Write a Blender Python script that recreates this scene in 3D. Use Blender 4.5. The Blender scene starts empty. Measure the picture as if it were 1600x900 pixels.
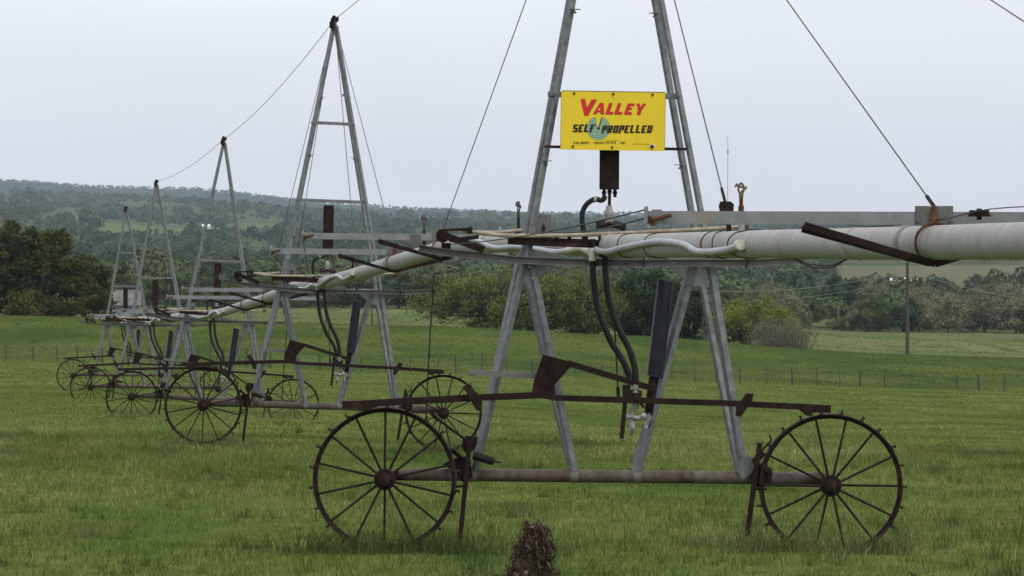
import bpy, bmesh, math, random
import numpy as np
from mathutils import Vector, Matrix, Euler
R_ = math.radians
random.seed(7); rng = np.random.default_rng(7)
scene = bpy.context.scene

# ------------------------------------------------------------------ camera
F = 6120.0; ZC = 1.6                    # focal length in photo pixels (1600 wide); eye height
PITCH = math.atan(120 / F)
cam_d = bpy.data.cameras.new('camera'); cam = bpy.data.objects.new('camera', cam_d)
scene.collection.objects.link(cam); scene.camera = cam
cam_d.sensor_width = 36; cam_d.lens = 36 * F / 1600
cam_d.clip_start = 0.5; cam_d.clip_end = 30000
cam.location = (0, 0, ZC); cam.rotation_euler = (R_(90) - PITCH, 0, 0)

# ------------------------------------------------------------------ sky, sun, exposure
SUN_EL, SUN_AZ = 48, 135                # soft light from behind the camera, to the right
w = bpy.data.worlds.new('World'); scene.world = w; w.use_nodes = True
nt = w.node_tree; nt.nodes.clear()
def N(nt, t, **k):
    n = nt.nodes.new(t)
    for a, b in k.items():
        if a in n.inputs.keys() if hasattr(n, 'inputs') else False: n.inputs[a].default_value = b
        else: setattr(n, a, b)
    return n
out = nt.nodes.new('ShaderNodeOutputWorld'); bg = nt.nodes.new('ShaderNodeBackground')
sky = nt.nodes.new('ShaderNodeTexSky'); sky.sky_type = 'NISHITA'; sky.sun_disc = False
sky.sun_elevation = R_(SUN_EL); sky.sun_rotation = R_(SUN_AZ)
bg.inputs['Strength'].default_value = 0.1
tc = nt.nodes.new('ShaderNodeTexCoord'); sep = nt.nodes.new('ShaderNodeSeparateXYZ')
mr = nt.nodes.new('ShaderNodeMapRange'); mr.inputs[1].default_value = 0.0; mr.inputs[2].default_value = 1.0
mr.inputs[3].default_value = 0; mr.inputs[4].default_value = 1
cr = nt.nodes.new('ShaderNodeValToRGB')
cr.color_ramp.elements[0].color = (6.45/12, 6.65/12, 7.2/12, 1)
cr.color_ramp.elements[1].color = (1.03, 1.0, .98, 1)
e = cr.color_ramp.elements.new(0.06); e.color = (6.95/12, 7.25/12, 7.95/12, 1)
mp = nt.nodes.new('ShaderNodeMapping'); mp.inputs['Scale'].default_value = (3, 3, 14)
ns = nt.nodes.new('ShaderNodeTexNoise'); ns.inputs['Scale'].default_value = 1.2; ns.inputs['Detail'].default_value = 5
mr2 = nt.nodes.new('ShaderNodeMapRange'); mr2.inputs[1].default_value = .3; mr2.inputs[2].default_value = .7
mr2.inputs[3].default_value = 13.7; mr2.inputs[4].default_value = 15.9
vm = nt.nodes.new('ShaderNodeVectorMath'); vm.operation = 'SCALE'
mx = nt.nodes.new('ShaderNodeMix'); mx.data_type = 'RGBA'; mx.inputs[0].default_value = 0.94
L = nt.links.new
L(tc.outputs['Generated'], sep.inputs[0]); L(sep.outputs['Z'], mr.inputs[0]); L(mr.outputs[0], cr.inputs[0])
L(tc.outputs['Generated'], mp.inputs[0]); L(mp.outputs[0], ns.inputs['Vector']); L(ns.outputs[0], mr2.inputs[0])
L(cr.outputs[0], vm.inputs[0]); L(mr2.outputs[0], vm.inputs['Scale'])
L(sky.outputs[0], mx.inputs[6]); L(vm.outputs[0], mx.inputs[7]); L(mx.outputs[2], bg.inputs[0]); L(bg.outputs[0], out.inputs[0])
sd = bpy.data.lights.new('sun', 'SUN'); sd.energy = 1.1; sd.angle = R_(18); sd.color = (1, .97, .92)
so = bpy.data.objects.new('sun', sd); scene.collection.objects.link(so)
az = R_(SUN_AZ); el = R_(SUN_EL)
sdir = Vector((math.sin(az) * math.cos(el), math.cos(az) * math.cos(el), math.sin(el)))
so.rotation_euler = sdir.to_track_quat('Z', 'Y').to_euler(); so.location = (0, -20, 60)
vs = scene.view_settings
vs.view_transform = 'Standard'; vs.look = 'None'; vs.gamma = 1; vs.use_curve_mapping = False; vs.exposure = 0.04
scene.render.resolution_x = 1024; scene.render.resolution_y = 576
scene.render.engine = 'CYCLES'
scene.cycles.volume_bounces = 0; scene.cycles.max_bounces = 6

# ------------------------------------------------------------------ helpers
C = scene.collection
cp, sp = math.cos(PITCH), math.sin(PITCH)
def P(px, py, d):
    """world point seen at photo pixel (px,py) standing d metres ahead"""
    k = (450 - py) / F
    dirv = Vector(((px - 800) / F, cp + k * sp, -sp + k * cp))
    s = d / dirv.y
    return Vector((dirv.x * s, d, dirv.z * s + ZC))
def tag(o, label=None, cat=None, group=None, kind=None):
    if label: o['label'] = label
    if cat: o['category'] = cat
    if group: o['group'] = group
    if kind: o['kind'] = kind
    return o
def empty(name, loc=(0, 0, 0), label=None, cat=None, group=None, rot=(0, 0, 0)):
    o = bpy.data.objects.new(name, None); C.objects.link(o); o.location = loc; o.rotation_euler = rot
    o.empty_display_size = .3
    return tag(o, label, cat, group)
def link_mesh(name, me, parent=None):
    o = bpy.data.objects.new(name, me); C.objects.link(o)
    if parent: o.parent = parent
    return o
def copy_tree(o, parent=None):
    c = o.copy(); C.objects.link(c); c.parent = parent
    for ch in o.children: copy_tree(ch, c)
    return c
class MB:
    def __init__(s): s.v = []; s.f = []
    def add(s, vs, fs):
        b = len(s.v); s.v += [tuple(v) for v in vs]; s.f += [tuple(i + b for i in f) for f in fs]; return s
    def extrude(s, p0, p1, poly, a, b, poly2=None):
        """profile poly (list of (u,v)) in axes a,b swept p0->p1"""
        p0 = Vector(p0); p1 = Vector(p1); n = len(poly); q = poly2 or poly
        vs = [p0 + a * u + b * v for u, v in poly] + [p1 + a * u + b * v for u, v in q]
        fs = [(i, (i + 1) % n, n + (i + 1) % n, n + i) for i in range(n)] + [tuple(range(n))[::-1], tuple(range(n, 2 * n))]
        return s.add(vs, fs)
    def bar(s, p0, p1, wd, ht, up=(0, 0, 1)):
        p0 = Vector(p0); p1 = Vector(p1); d = (p1 - p0).normalized(); up = Vector(up)
        if abs(d.dot(up)) > .98: up = Vector((0, 1, 0))
        a = d.cross(up).normalized(); b = a.cross(d)
        x, y = wd / 2, ht / 2
        return s.extrude(p0, p1, [(-x, -y), (x, -y), (x, y), (-x, y)], a, b)
    def box(s, c, size):
        c = Vector(c); return s.bar(c - Vector((size[0] / 2, 0, 0)), c + Vector((size[0] / 2, 0, 0)), size[1], size[2])
    def angle(s, p0, p1, wd, t, rot=30, wd2=None):
        """L profile between points; rot turns the heel about the member"""
        p0 = Vector(p0); p1 = Vector(p1); d = (p1 - p0).normalized()
        a0 = Vector((1, 0, 0)); 
        if abs(d.x) > .9: a0 = Vector((0, 0, 1))
        b0 = d.cross(a0).normalized(); a0 = b0.cross(d)
        r = R_(rot); a = a0 * math.cos(r) + b0 * math.sin(r); b = -a0 * math.sin(r) + b0 * math.cos(r)
        w2 = wd2 or wd
        return s.extrude(p0, p1, [(0, 0), (wd, 0), (wd, t), (t, t), (t, w2), (0, w2)], a, b)
    def tube(s, pts, r, n=10, cap=True, closed=False):
        pts = [Vector(p) for p in pts]; m = len(pts); rs = r if isinstance(r, (list, tuple)) else [r] * m
        vs = []; up = None
        for i, p in enumerate(pts):
            if closed: d = pts[(i + 1) % m] - pts[i - 1]
            else: d = pts[min(i + 1, m - 1)] - pts[max(i - 1, 0)]
            d = d.normalized()
            if up is None:
                up = Vector((0, 0, 1)) if abs(d.z) < .9 else Vector((1, 0, 0))
            a = d.cross(up).normalized(); up = a.cross(d).normalized()
            vs += [p + (a * math.cos(2 * math.pi * k / n) + up * math.sin(2 * math.pi * k / n)) * rs[i] for k in range(n)]
        fs = []
        for i in range(m if closed else m - 1):
            j = (i + 1) % m
            fs += [(i * n + k, i * n + (k + 1) % n, j * n + (k + 1) % n, j * n + k) for k in range(n)]
        if cap and not closed: fs += [tuple(range(n))[::-1], tuple(range((m - 1) * n, m * n))]
        return s.add(vs, fs)
    def cyl(s, p0, p1, r, r1=None, n=16): return s.tube([p0, p1], [r, r if r1 is None else r1], n)
    def prism(s, poly, y0, y1):
        n = len(poly); vs = [(x, y0, z) for x, z in poly] + [(x, y1, z) for x, z in poly]
        return s.add(vs, [(i, (i + 1) % n, n + (i + 1) % n, n + i) for i in range(n)] + [tuple(range(n))[::-1], tuple(range(n, 2 * n))])
    def build(s, name, m, parent=None, smooth=True):
        me = bpy.data.meshes.new(name); me.from_pydata(s.v, [], s.f)
        bm = bmesh.new(); bm.from_mesh(me); bmesh.ops.recalc_face_normals(bm, faces=bm.faces); bm.to_mesh(me); bm.free()
        if smooth:
            me.shade_smooth(); me.set_sharp_from_angle(angle=R_(38))
        me.materials.append(m)
        return link_mesh(name, me, parent)
def bez(pts, n=8):
    """Catmull-Rom through pts"""
    pts = [Vector(p) for p in pts]; q = [pts[0] * 2 - pts[1]] + pts + [pts[-1] * 2 - pts[-2]]; o = []
    for i in range(1, len(q) - 2):
        for k in range(n):
            t = k / n; a, b, c, d = q[i - 1:i + 3]
            o.append(.5 * ((2 * b) + (c - a) * t + (2 * a - 5 * b + 4 * c - d) * t * t + (3 * b - a - 3 * c + d) * t ** 3))
    return o + [pts[-1]]

# ------------------------------------------------------------------ materials
def mat(name, c1, c2=None, scale=8, rough=.7, metal=0, bump=0, lo=.4, hi=.6, c3=None, s3=2.0, l3=.5, h3=.6, stretch=(1, 1, 1), detail=6, spec=.15):
    m = bpy.data.materials.new(name); m.use_nodes = True; t = m.node_tree; b = t.nodes['Principled BSDF']
    b.inputs['Roughness'].default_value = rough; b.inputs['Metallic'].default_value = metal
    b.inputs['Specular IOR Level'].default_value = spec
    if c2 is None: b.inputs['Base Color'].default_value = (*c1, 1); return m
    co = t.nodes.new('ShaderNodeTexCoord'); mp = t.nodes.new('ShaderNodeMapping'); mp.inputs['Scale'].default_value = stretch
    t.links.new(co.outputs['Object'], mp.inputs[0])
    def layer(sc, lo, hi):
        n = t.nodes.new('ShaderNodeTexNoise'); n.inputs['Scale'].default_value = sc; n.inputs['Detail'].default_value = detail
        n.inputs['Roughness'].default_value = .62
        t.links.new(mp.outputs[0], n.inputs['Vector'])
        r = t.nodes.new('ShaderNodeMapRange'); r.inputs[1].default_value = lo; r.inputs[2].default_value = hi
        t.links.new(n.outputs[0], r.inputs[0]); return n, r
    n, r = layer(scale, lo, hi)
    x = t.nodes.new('ShaderNodeMix'); x.data_type = 'RGBA'; x.inputs[6].default_value = (*c1, 1); x.inputs[7].default_value = (*c2, 1)
    t.links.new(r.outputs[0], x.inputs[0]); last = x.outputs[2]
    if c3:
        n3, r3 = layer(s3, l3, h3)
        y = t.nodes.new('ShaderNodeMix'); y.data_type = 'RGBA'; y.inputs[7].default_value = (*c3, 1)
        t.links.new(r3.outputs[0], y.inputs[0]); t.links.new(last, y.inputs[6]); last = y.outputs[2]
    t.links.new(last, b.inputs['Base Color'])
    if bump:
        bu = t.nodes.new('ShaderNodeBump'); bu.inputs['Strength'].default_value = bump; bu.inputs['Distance'].default_value = .01
        t.links.new(n.outputs[0], bu.inputs['Height']); t.links.new(bu.outputs[0], b.inputs['Normal'])
    return m
M = {}
M['galv'] = mat('galvanised_steel', (.13, .137, .145), (.23, .24, .25), 14, .55, .3, .15, .35, .65, (.19, .17, .15), 3, .58, .75)
M['galv_pipe'] = mat('galvanised_pipe', (.27, .272, .268), (.35, .353, .346), 3.0, .6, .2, .12, .35, .65, (.27, .225, .17), 1.3, .54, .74, (1.8, 4, 1.8))
M['galv_weather'] = mat('weathered_zinc', (.12, .123, .118), (.19, .193, .185), 9, .65, .25, .2, .35, .65, (.13, .12, .10), 4, .5, .7)
M['zinc_pale'] = mat('pale_zinc', (.19, .20, .212), (.26, .27, .28), 12, .5, .3, .1, .35, .65, (.3, .22, .15), 3, .6, .75)
M['rust'] = mat('dark_rust', (.014, .0095, .009), (.027, .0155, .0135), 16, .85, 0, .5, .4, .62, (.062, .032, .022), 5, .58, .72)
M['rust_light'] = mat('bright_rust', (.06, .028, .018), (.13, .06, .032), 18, .85, 0, .4, .4, .6, (.07, .03, .02), 6, .5, .65)
M['rust_wheel'] = mat('wheel_rust', (.017, .012, .011), (.033, .021, .018), 14, .8, .1, .5, .4, .6, (.06, .034, .025), 3, .55, .7)
M['beam'] = mat('rusty_grey_beam', (.105, .088, .072), (.06, .035, .027), 5, .6, .15, .3, .40, .62, (.16, .155, .14), 2.4, .5, .62, (1, 1, .6))
M['rubber'] = mat('black_rubber', (.012, .012, .014), (.02, .02, .022), 20, .5)
M['black'] = mat('black_steel', (.014, .012, .012), (.03, .02, .018), 20, .6)
M['navy'] = mat('navy_paint', (.008, .009, .015), (.013, .015, .022), 8, .35, 0, 0, .4, .6, (.04, .026, .022), 9, .62, .75)
M['pvc'] = mat('grey_plastic_pipe', (.29, .32, .355), (.38, .41, .44), 9, .45, 0, .1)
M['pvc_white'] = mat('white_plastic', (.60, .58, .53), (.50, .48, .42), 9, .5)
M['beige'] = mat('beige_rod', (.36, .33, .27), (.25, .20, .15), 10, .7, 0, .2, .4, .62)
M['silver'] = mat('silver_fitting', (.34, .35, .36), (.16, .14, .12), 20, .45, .3, .2)
M['brass'] = mat('aged_brass', (.20, .16, .08), (.10, .085, .05), 25, .5, .5)
M['cable'] = mat('steel_cable', (.10, .095, .095), (.06, .045, .04), 20, .6, .3)
M['yellow'] = mat('yellow_enamel', (.80, .60, .035), (.76, .56, .035), 4, .32, 0, 0, .4, .6, (.66, .46, .04), 9, .66, .8, (1, 1, .35))
M['red'] = mat('red_enamel', (.66, .035, .04), (.60, .03, .035), 12, .35)
M['ink'] = mat('black_enamel', (.025, .016, .014), (.05, .03, .02), 20, .4)
M['brown_ink'] = mat('dark_brown_enamel', (.16, .03, .02), (.12, .03, .02), 12, .4)
M['mint'] = mat('pale_green_enamel', (.40, .58, .36), (.36, .52, .33), 12, .35)
M['teal'] = mat('teal_enamel', (.09, .25, .21), (.08, .22, .19), 12, .35)
M['pole'] = mat('weathered_wood', (.05, .042, .036), (.09, .078, .066), 8, .9, 0, .4, stretch=(6, 6, .6))
M['bark'] = mat('oak_bark', (.030, .025, .021), (.06, .05, .043), 3, .95, 0, .5)
M['bark_grey'] = mat('grey_bark', (.10, .085, .08), (.16, .14, .13), 3, .95)
M['white_wall'] = mat('white_wall', (.70, .71, .72), (.62, .63, .65), 1, .8)
M['blue_wall'] = mat('blue_grey_wall', (.15, .18, .23), (.19, .22, .27), 2, .8, stretch=(8, 8, .3))
M['roof'] = mat('grey_roof', (.10, .10, .10), (.16, .16, .16), 1, .7)
M['tin'] = mat('tin_roof', (.68, .70, .74), (.60, .62, .66), 1, .5)
M['dark'] = mat('dark_opening', (.02, .02, .022), (.03, .03, .03), 1, .6)
M['dead'] = mat('dead_weed', (.035, .024, .018), (.09, .063, .045), 28, .95, 0, .3, .42, .6, (.30, .24, .17), 26, .58, .66)
def leaf_mat(name, c1, c2, trans=.25, scale=.35):
    """leaves: base colour from the per-leaf 'tint' attribute between two greens"""
    m = bpy.data.materials.new(name); m.use_nodes = True; t = m.node_tree; b = t.nodes['Principled BSDF']
    b.inputs['Roughness'].default_value = .65; b.inputs['Specular IOR Level'].default_value = .03
    a = t.nodes.new('ShaderNodeAttribute'); a.attribute_name = 'tint'
    x = t.nodes.new('ShaderNodeMix'); x.data_type = 'RGBA'; x.inputs[6].default_value = (*c1, 1); x.inputs[7].default_value = (*c2, 1)
    oi = t.nodes.new('ShaderNodeObjectInfo'); mm = t.nodes.new('ShaderNodeMath'); mm.operation = 'MULTIPLY_ADD'; mm.inputs[1].default_value = .5; mm.inputs[2].default_value = -.25
    ad = t.nodes.new('ShaderNodeMath'); ad.operation = 'ADD'; ad.use_clamp = True
    t.links.new(oi.outputs['Random'], mm.inputs[0]); t.links.new(a.outputs['Fac'], ad.inputs[0]); t.links.new(mm.outputs[0], ad.inputs[1])
    t.links.new(ad.outputs[0], x.inputs[0])
    tr = t.nodes.new('ShaderNodeBsdfTranslucent'); ms = t.nodes.new('ShaderNodeMixShader'); ms.inputs[0].default_value = trans
    t.links.new(x.outputs[2], b.inputs['Base Color']); t.links.new(x.outputs[2], tr.inputs[0])
    t.links.new(b.outputs[0], ms.inputs[1]); t.links.new(tr.outputs[0], ms.inputs[2]); t.links.new(ms.outputs[0], t.nodes['Material Output'].inputs[0])
    return m
M['leaf_dark'] = leaf_mat('dark_evergreen_leaves', (.026, .034, .011), (.12, .135, .036))
M['leaf_oak'] = leaf_mat('spring_oak_leaves', (.050, .075, .020), (.145, .18, .048))
M['leaf_deep'] = leaf_mat('deep_green_leaves', (.016, .032, .012), (.05, .08, .025))
M['leaf_lime'] = leaf_mat('yellow_green_leaves', (.12, .155, .028), (.28, .32, .065))
M['leaf_mid'] = leaf_mat('mid_green_leaves', (.055, .088, .03), (.13, .18, .065))
M['leaf_bud'] = leaf_mat('budding_grey_green_leaves', (.11, .115, .065), (.21, .21, .125))
M['leaf_wood'] = leaf_mat('woodland_leaves', (.026, .048, .024), (.105, .138, .062))
M['twig'] = leaf_mat('bare_twigs', (.105, .10, .065), (.19, .175, .12))

# ------------------------------------------------------------------ terrain heights
COLS = np.array([-400, 0, 300, 650, 1000, 1400, 2000.])
ROWS = [
 (25,  [928]*7), (30, [862, 862, 862, 862, 864, 868, 870]),
 (55.7,[684, 687, 692, 704, 708, 712, 716]), (82.8,[640, 643, 646, 662, 676, 686, 693]),
 (105, [620, 623, 627, 643, 657, 667, 674]), (129, [606, 609, 613, 628, 642, 650, 656]),
 (180, [580, 584, 590, 604, 617, 627, 634]), (250, [560, 563, 572, 584, 595, 608, 624]),
 (300, [524, 526, 532, 546, 563, 582, 600]), (345, [496, 497, 499, 513, 531, 555, 578]),
 (380, [500, 500, 503, 516, 535, 559, 581]), (420, [512, 512, 512, 519, 540, 562, 582]),
 (500, [503, 503, 503, 508, 528, 546, 560]), (600, [492, 492, 492, 497, 514, 529, 540]),
 (700, [483, 483, 482, 487, 504, 517, 526]), (900, [468, 468, 468, 472, 484, 494, 500]),
 (1200,[446, 446, 448, 453, 461, 467, 470]), (1600,[420, 420, 425, 432, 437, 437, 438]),
 (2200,[388, 388, 394, 402, 406, 410, 410]), (3000,[356, 356, 366, 378, 384, 387, 388]),
 (4000,[326, 328, 340, 357, 364, 368, 370]), (5200,[303, 304, 319, 341, 349, 354, 356]), (6500,[312, 312, 326, 345, 352, 356, 358]),
 (9200,[282, 284, 298, 329, 337, 342, 343])]
RD = np.array([r[0] for r in ROWS], float)
RZ = np.array([[ZC - (y - 330) / F * d for y in ys] for d, ys in ROWS])
def ground_z(X, Y):
    X = np.asarray(X, float); Y = np.asarray(Y, float)
    px = np.clip(800 + F * X / np.maximum(Y, 25), COLS[0], COLS[-1])
    ci = np.clip(np.searchsorted(COLS, px) - 1, 0, len(COLS) - 2); tc_ = (px - COLS[ci]) / (COLS[ci + 1] - COLS[ci]); tc_ = tc_ * tc_ * (3 - 2 * tc_) * .5 + tc_ * .5
    d = np.clip(Y, 25, RD[-1])
    ri = np.clip(np.searchsorted(RD, d) - 1, 0, len(RD) - 2); tr = (d - RD[ri]) / (RD[ri + 1] - RD[ri])
    z0 = RZ[ri, ci] * (1 - tc_) + RZ[ri, ci + 1] * tc_; z1 = RZ[ri + 1, ci] * (1 - tc_) + RZ[ri + 1, ci + 1] * tc_
    z = z0 * (1 - tr) + z1 * tr
    zn = RZ[0, 3]; k = np.clip(Y / 25, 0, 1)
    z = np.where(Y < 25, zn * k, z)
    u = 0.5 + 0.5 * np.tanh((Y - 20) / 10)
    z = z + u * (.018 * np.sin(X * 1.7 + Y * .9) * np.cos(Y * .55 - X * .6) + .03 * np.sin(X * .31 + Y * .23))
    far = np.clip((Y - 220) / 150, 0, 1)
    z = z + far * (.18 * np.sin(X * .11 + 1) * np.sin(Y * .06) + np.clip(Y / 1500, 0, 3) * .9 * np.sin(X * .013 + Y * .004))
    return z
def gz(x, y): return float(ground_z(x, y))
def on_ground(px, d, sink=0.0):
    X = (px - 800) / F * d; return Vector((X, d, gz(X, d) - sink))

# ------------------------------------------------------------------ ground sheet
ys = np.concatenate([np.linspace(-60, 15, 10), np.linspace(18, 60, 85), np.geomspace(61, 420, 170), np.geomspace(425, 9200, 190)])
s_ = np.linspace(-1, 1, 221); s_ = np.sign(s_) * (np.abs(s_) ** 2.2)
W = 45 + .65 * np.abs(ys)
Xg = s_[None, :] * W[:, None]; Yg = np.repeat(ys[:, None], len(s_), 1); Zg = ground_z(Xg, Yg)
nr, nc = Xg.shape
me = bpy.data.meshes.new('ground')
co = np.stack([Xg, Yg, Zg], -1).reshape(-1, 3)
idx = np.arange(nr * nc).reshape(nr, nc)
qd = np.stack([idx[:-1, :-1], idx[:-1, 1:], idx[1:, 1:], idx[1:, :-1]], -1).reshape(-1, 4)
def np_mesh(name, co, faces, k):
    me = bpy.data.meshes.new(name); me.vertices.add(len(co)); me.vertices.foreach_set('co', np.ascontiguousarray(co, np.float32).ravel())
    nf = len(faces); me.loops.add(nf * k); me.loops.foreach_set('vertex_index', np.ascontiguousarray(faces, np.int32).ravel())
    me.polygons.add(nf); me.polygons.foreach_set('loop_start', np.arange(0, nf * k, k, dtype=np.int32))
    me.update(calc_edges=True); return me
me = np_mesh('ground', co, qd, 4)
# colour regions of the land itself: r = near pasture, g = tan/brown field, b = woodland floor
PX = 800 + F * Xg / np.maximum(Yg, 25)
def inside(PX, D, rects):
    m = np.zeros(PX.shape, float)
    for x0, x1, d0, d1 in rects:
        fx = np.clip(np.minimum((PX - x0), (x1 - PX)) / 25, 0, 1); fd = np.clip(np.minimum(D - d0, d1 - D) / (.03 * (d0 + d1) / 2), 0, 1)
        m = np.maximum(m, np.minimum(fx, fd))
    return m
FIELDS_GREEN = [(150, 700, 430, 690), (150, 335, 2550, 3400), (1250, 1345, 735, 990), (1085, 1290, 1500, 2000), (600, 780, 2300, 2700), (960, 1900, 380, 690), (330, 520, 2750, 3280), (1150, 1215, 1000, 1250), (60, 130, 3300, 3700)]
FIELDS_TAN = [(1300, 2000, 1120, 2150), (370, 440, 3300, 3900), (200, 700, 500, 545), (1180, 2000, 640, 690), (1180, 2000, 385, 440), (85, 125, 3750, 4400), (960, 1010, 2700, 3200), (1120, 1290, 3000, 3500)]
tan = inside(PX, Yg, FIELDS_TAN); grn = inside(PX, Yg, FIELDS_GREEN)
wood = np.clip((Yg - 690) / 30, 0, 1) * (1 - np.maximum(tan, grn))
bank = np.clip((Yg - 248) / 6, 0, 1) * np.clip((440 - Yg) / 40, 0, 1)
ca = me.attributes.new('land', 'FLOAT_COLOR', 'POINT')
ca.data.foreach_set('color', np.stack([bank, tan, wood, np.ones_like(tan)], -1).astype(np.float32).ravel())
me.shade_smooth()
gm = bpy.data.materials.new('grassland'); gm.use_nodes = True; t = gm.node_tree; b = t.nodes['Principled BSDF']
b.inputs['Roughness'].default_value = 1; b.inputs['Specular IOR Level'].default_value = .0
a = t.nodes.new('ShaderNodeAttribute'); a.attribute_name = 'land'; sx = t.nodes.new('ShaderNodeSeparateColor'); t.links.new(a.outputs['Color'], sx.inputs[0])
co_ = t.nodes.new('ShaderNodeTexCoord')
def nz(sc, st, lo, hi, det=6):
    mp = t.nodes.new('ShaderNodeMapping'); mp.inputs['Scale'].default_value = st; t.links.new(co_.outputs['Object'], mp.inputs[0])
    n = t.nodes.new('ShaderNodeTexNoise'); n.inputs['Scale'].default_value = sc; n.inputs['Detail'].default_value = det; t.links.new(mp.outputs[0], n.inputs['Vector'])
    r = t.nodes.new('ShaderNodeMapRange'); r.inputs[1].default_value = lo; r.inputs[2].default_value = hi; t.links.new(n.outputs[0], r.inputs[0]); return r.outputs[0]
def mixc(f, A, B):
    x = t.nodes.new('ShaderNodeMix'); x.data_type = 'RGBA'
    for i, v in ((6, A), (7, B)):
        if isinstance(v, tuple): x.inputs[i].default_value = (*v, 1)
        else: t.links.new(v, x.inputs[i])
    if isinstance(f, float): x.inputs[0].default_value = f
    else: t.links.new(f, x.inputs[0])
    return x.outputs[2]
near = mixc(nz(.35, (1, .25, 1), .35, .65), (.074, .11, .028), (.132, .15, .044))
near = mixc(nz(3, (1, .5, 1), .4, .7), near, (.05, .085, .02))
bankc = mixc(nz(.12, (1, .35, 1), .35, .65), (.044, .074, .018), (.092, .118, .032))
bankc = mixc(nz(1.1, (1, .35, 1), .5, .75), bankc, (.035, .065, .016))
c = mixc(sx.outputs[0], near, bankc)
farf = mixc(nz(.02, (1, .5, 1), .35, .65), (.085, .118, .040), (.125, .145, .058))
farf = mixc(nz(.25, (1, .12, 1), .5, .7), farf, (.05, .085, .03))
mrf = t.nodes.new('ShaderNodeMapRange'); mrf.inputs[1].default_value = 380; mrf.inputs[2].default_value = 440
sy = t.nodes.new('ShaderNodeSeparateXYZ'); t.links.new(co_.outputs['Object'], sy.inputs[0]); t.links.new(sy.outputs[1], mrf.inputs[0])
c = mixc(mrf.outputs[0], c, farf)
c = mixc(sx.outputs[1], c, mixc(nz(.03, (1, 1, 1), .35, .65), (.12, .115, .075), (.10, .11, .058)))
mrr = t.nodes.new('ShaderNodeMapRange'); mrr.inputs[1].default_value = 5300; mrr.inputs[2].default_value = 6500; t.links.new(sy.outputs[1], mrr.inputs[0])
WOODC = mixc(mrr.outputs[0], mixc(nz(.02, (1, 1, 1), .35, .65), (.04, .062, .024), (.08, .10, .042)), mixc(nz(.01, (1, .5, 1), .35, .65), (.02, .034, .018), (.032, .046, .024)))
c = mixc(sx.outputs[2], c, WOODC)
t.links.new(c, b.inputs['Base Color'])
me.materials.append(gm)
tag(link_mesh('ground', me), kind='structure')

# ------------------------------------------------------------------ grass (stuff)
def blades(name, n, y0, y1, hmin, hmax, wd, margin, label, m, power=1.0, mask=None, lean=.5, pts=None):
    if pts is None:
        u = rng.random(n)
        Y = np.sqrt(y0 * y0 + u * (y1 * y1 - y0 * y0)) if power == 1 else y0 * (y1 / y0) ** u
        X = (rng.random(n) * 2 - 1) * (Y * .131 * 1.18 + margin)
    else: X, Y = pts; n = len(X)
    if mask is not None:
        k = mask(X, Y); X = X[k]; Y = Y[k]; n = len(X)
    cl = .5 + .5 * np.sin(X * 1.3 + 1.7 * np.sin(Y * .45)) * np.cos(Y * .8 + 1.3 * np.sin(X * .7))
    cl2 = .5 + .5 * np.sin(X * .37 + 2 * np.sin(Y * .13 + 2)) * np.cos(Y * .21 + 1.1 * np.sin(X * .25))
    H = (hmin + (hmax - hmin) * rng.random(n) ** 1.6) * (.6 + .5 * cl + .35 * cl2)
    Z = ground_z(X, Y) - .02
    a = rng.random(n) * math.pi * 2; wv = np.stack([np.cos(a), np.sin(a) * .6, np.zeros(n)], -1) * (wd * (.6 + .8 * rng.random(n)))[:, None] * .5
    la = rng.random(n) * math.pi * 2; lv = np.stack([np.cos(la), np.sin(la), np.zeros(n)], -1) * (H * lean * rng.random(n) ** .8)[:, None]
    B = np.stack([X, Y, Z], -1); up = np.zeros((n, 3)); up[:, 2] = 1
    mid = B + up * (H * .55)[:, None] + lv * .35; tip = B + up * (H * (1 - .25 * rng.random(n)))[:, None] + lv * 1.1
    V = np.stack([B - wv, B + wv, mid + wv * .75, mid - wv * .75, tip + wv * .12, tip - wv * .12], 1).reshape(-1, 3)
    i0 = np.arange(n)[:, None] * 6
    Fq = np.concatenate([i0 + np.array([0, 1, 2, 3]), i0 + np.array([3, 2, 4, 5])], 1).reshape(-1, 4)
    me = np_mesh(name, V, Fq, 4)
    tint = np.clip(rng.normal(.48, .32, n) + (cl2 - .5) * .5, 0, 1)
    at = me.attributes.new('tint', 'FLOAT', 'POINT'); at.data.foreach_set('value', np.repeat(tint, 6).astype(np.float32))
    me.materials.append(m); me.shade_smooth()
    return tag(link_mesh(name, me), label, 'grass', kind='stuff')
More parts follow.
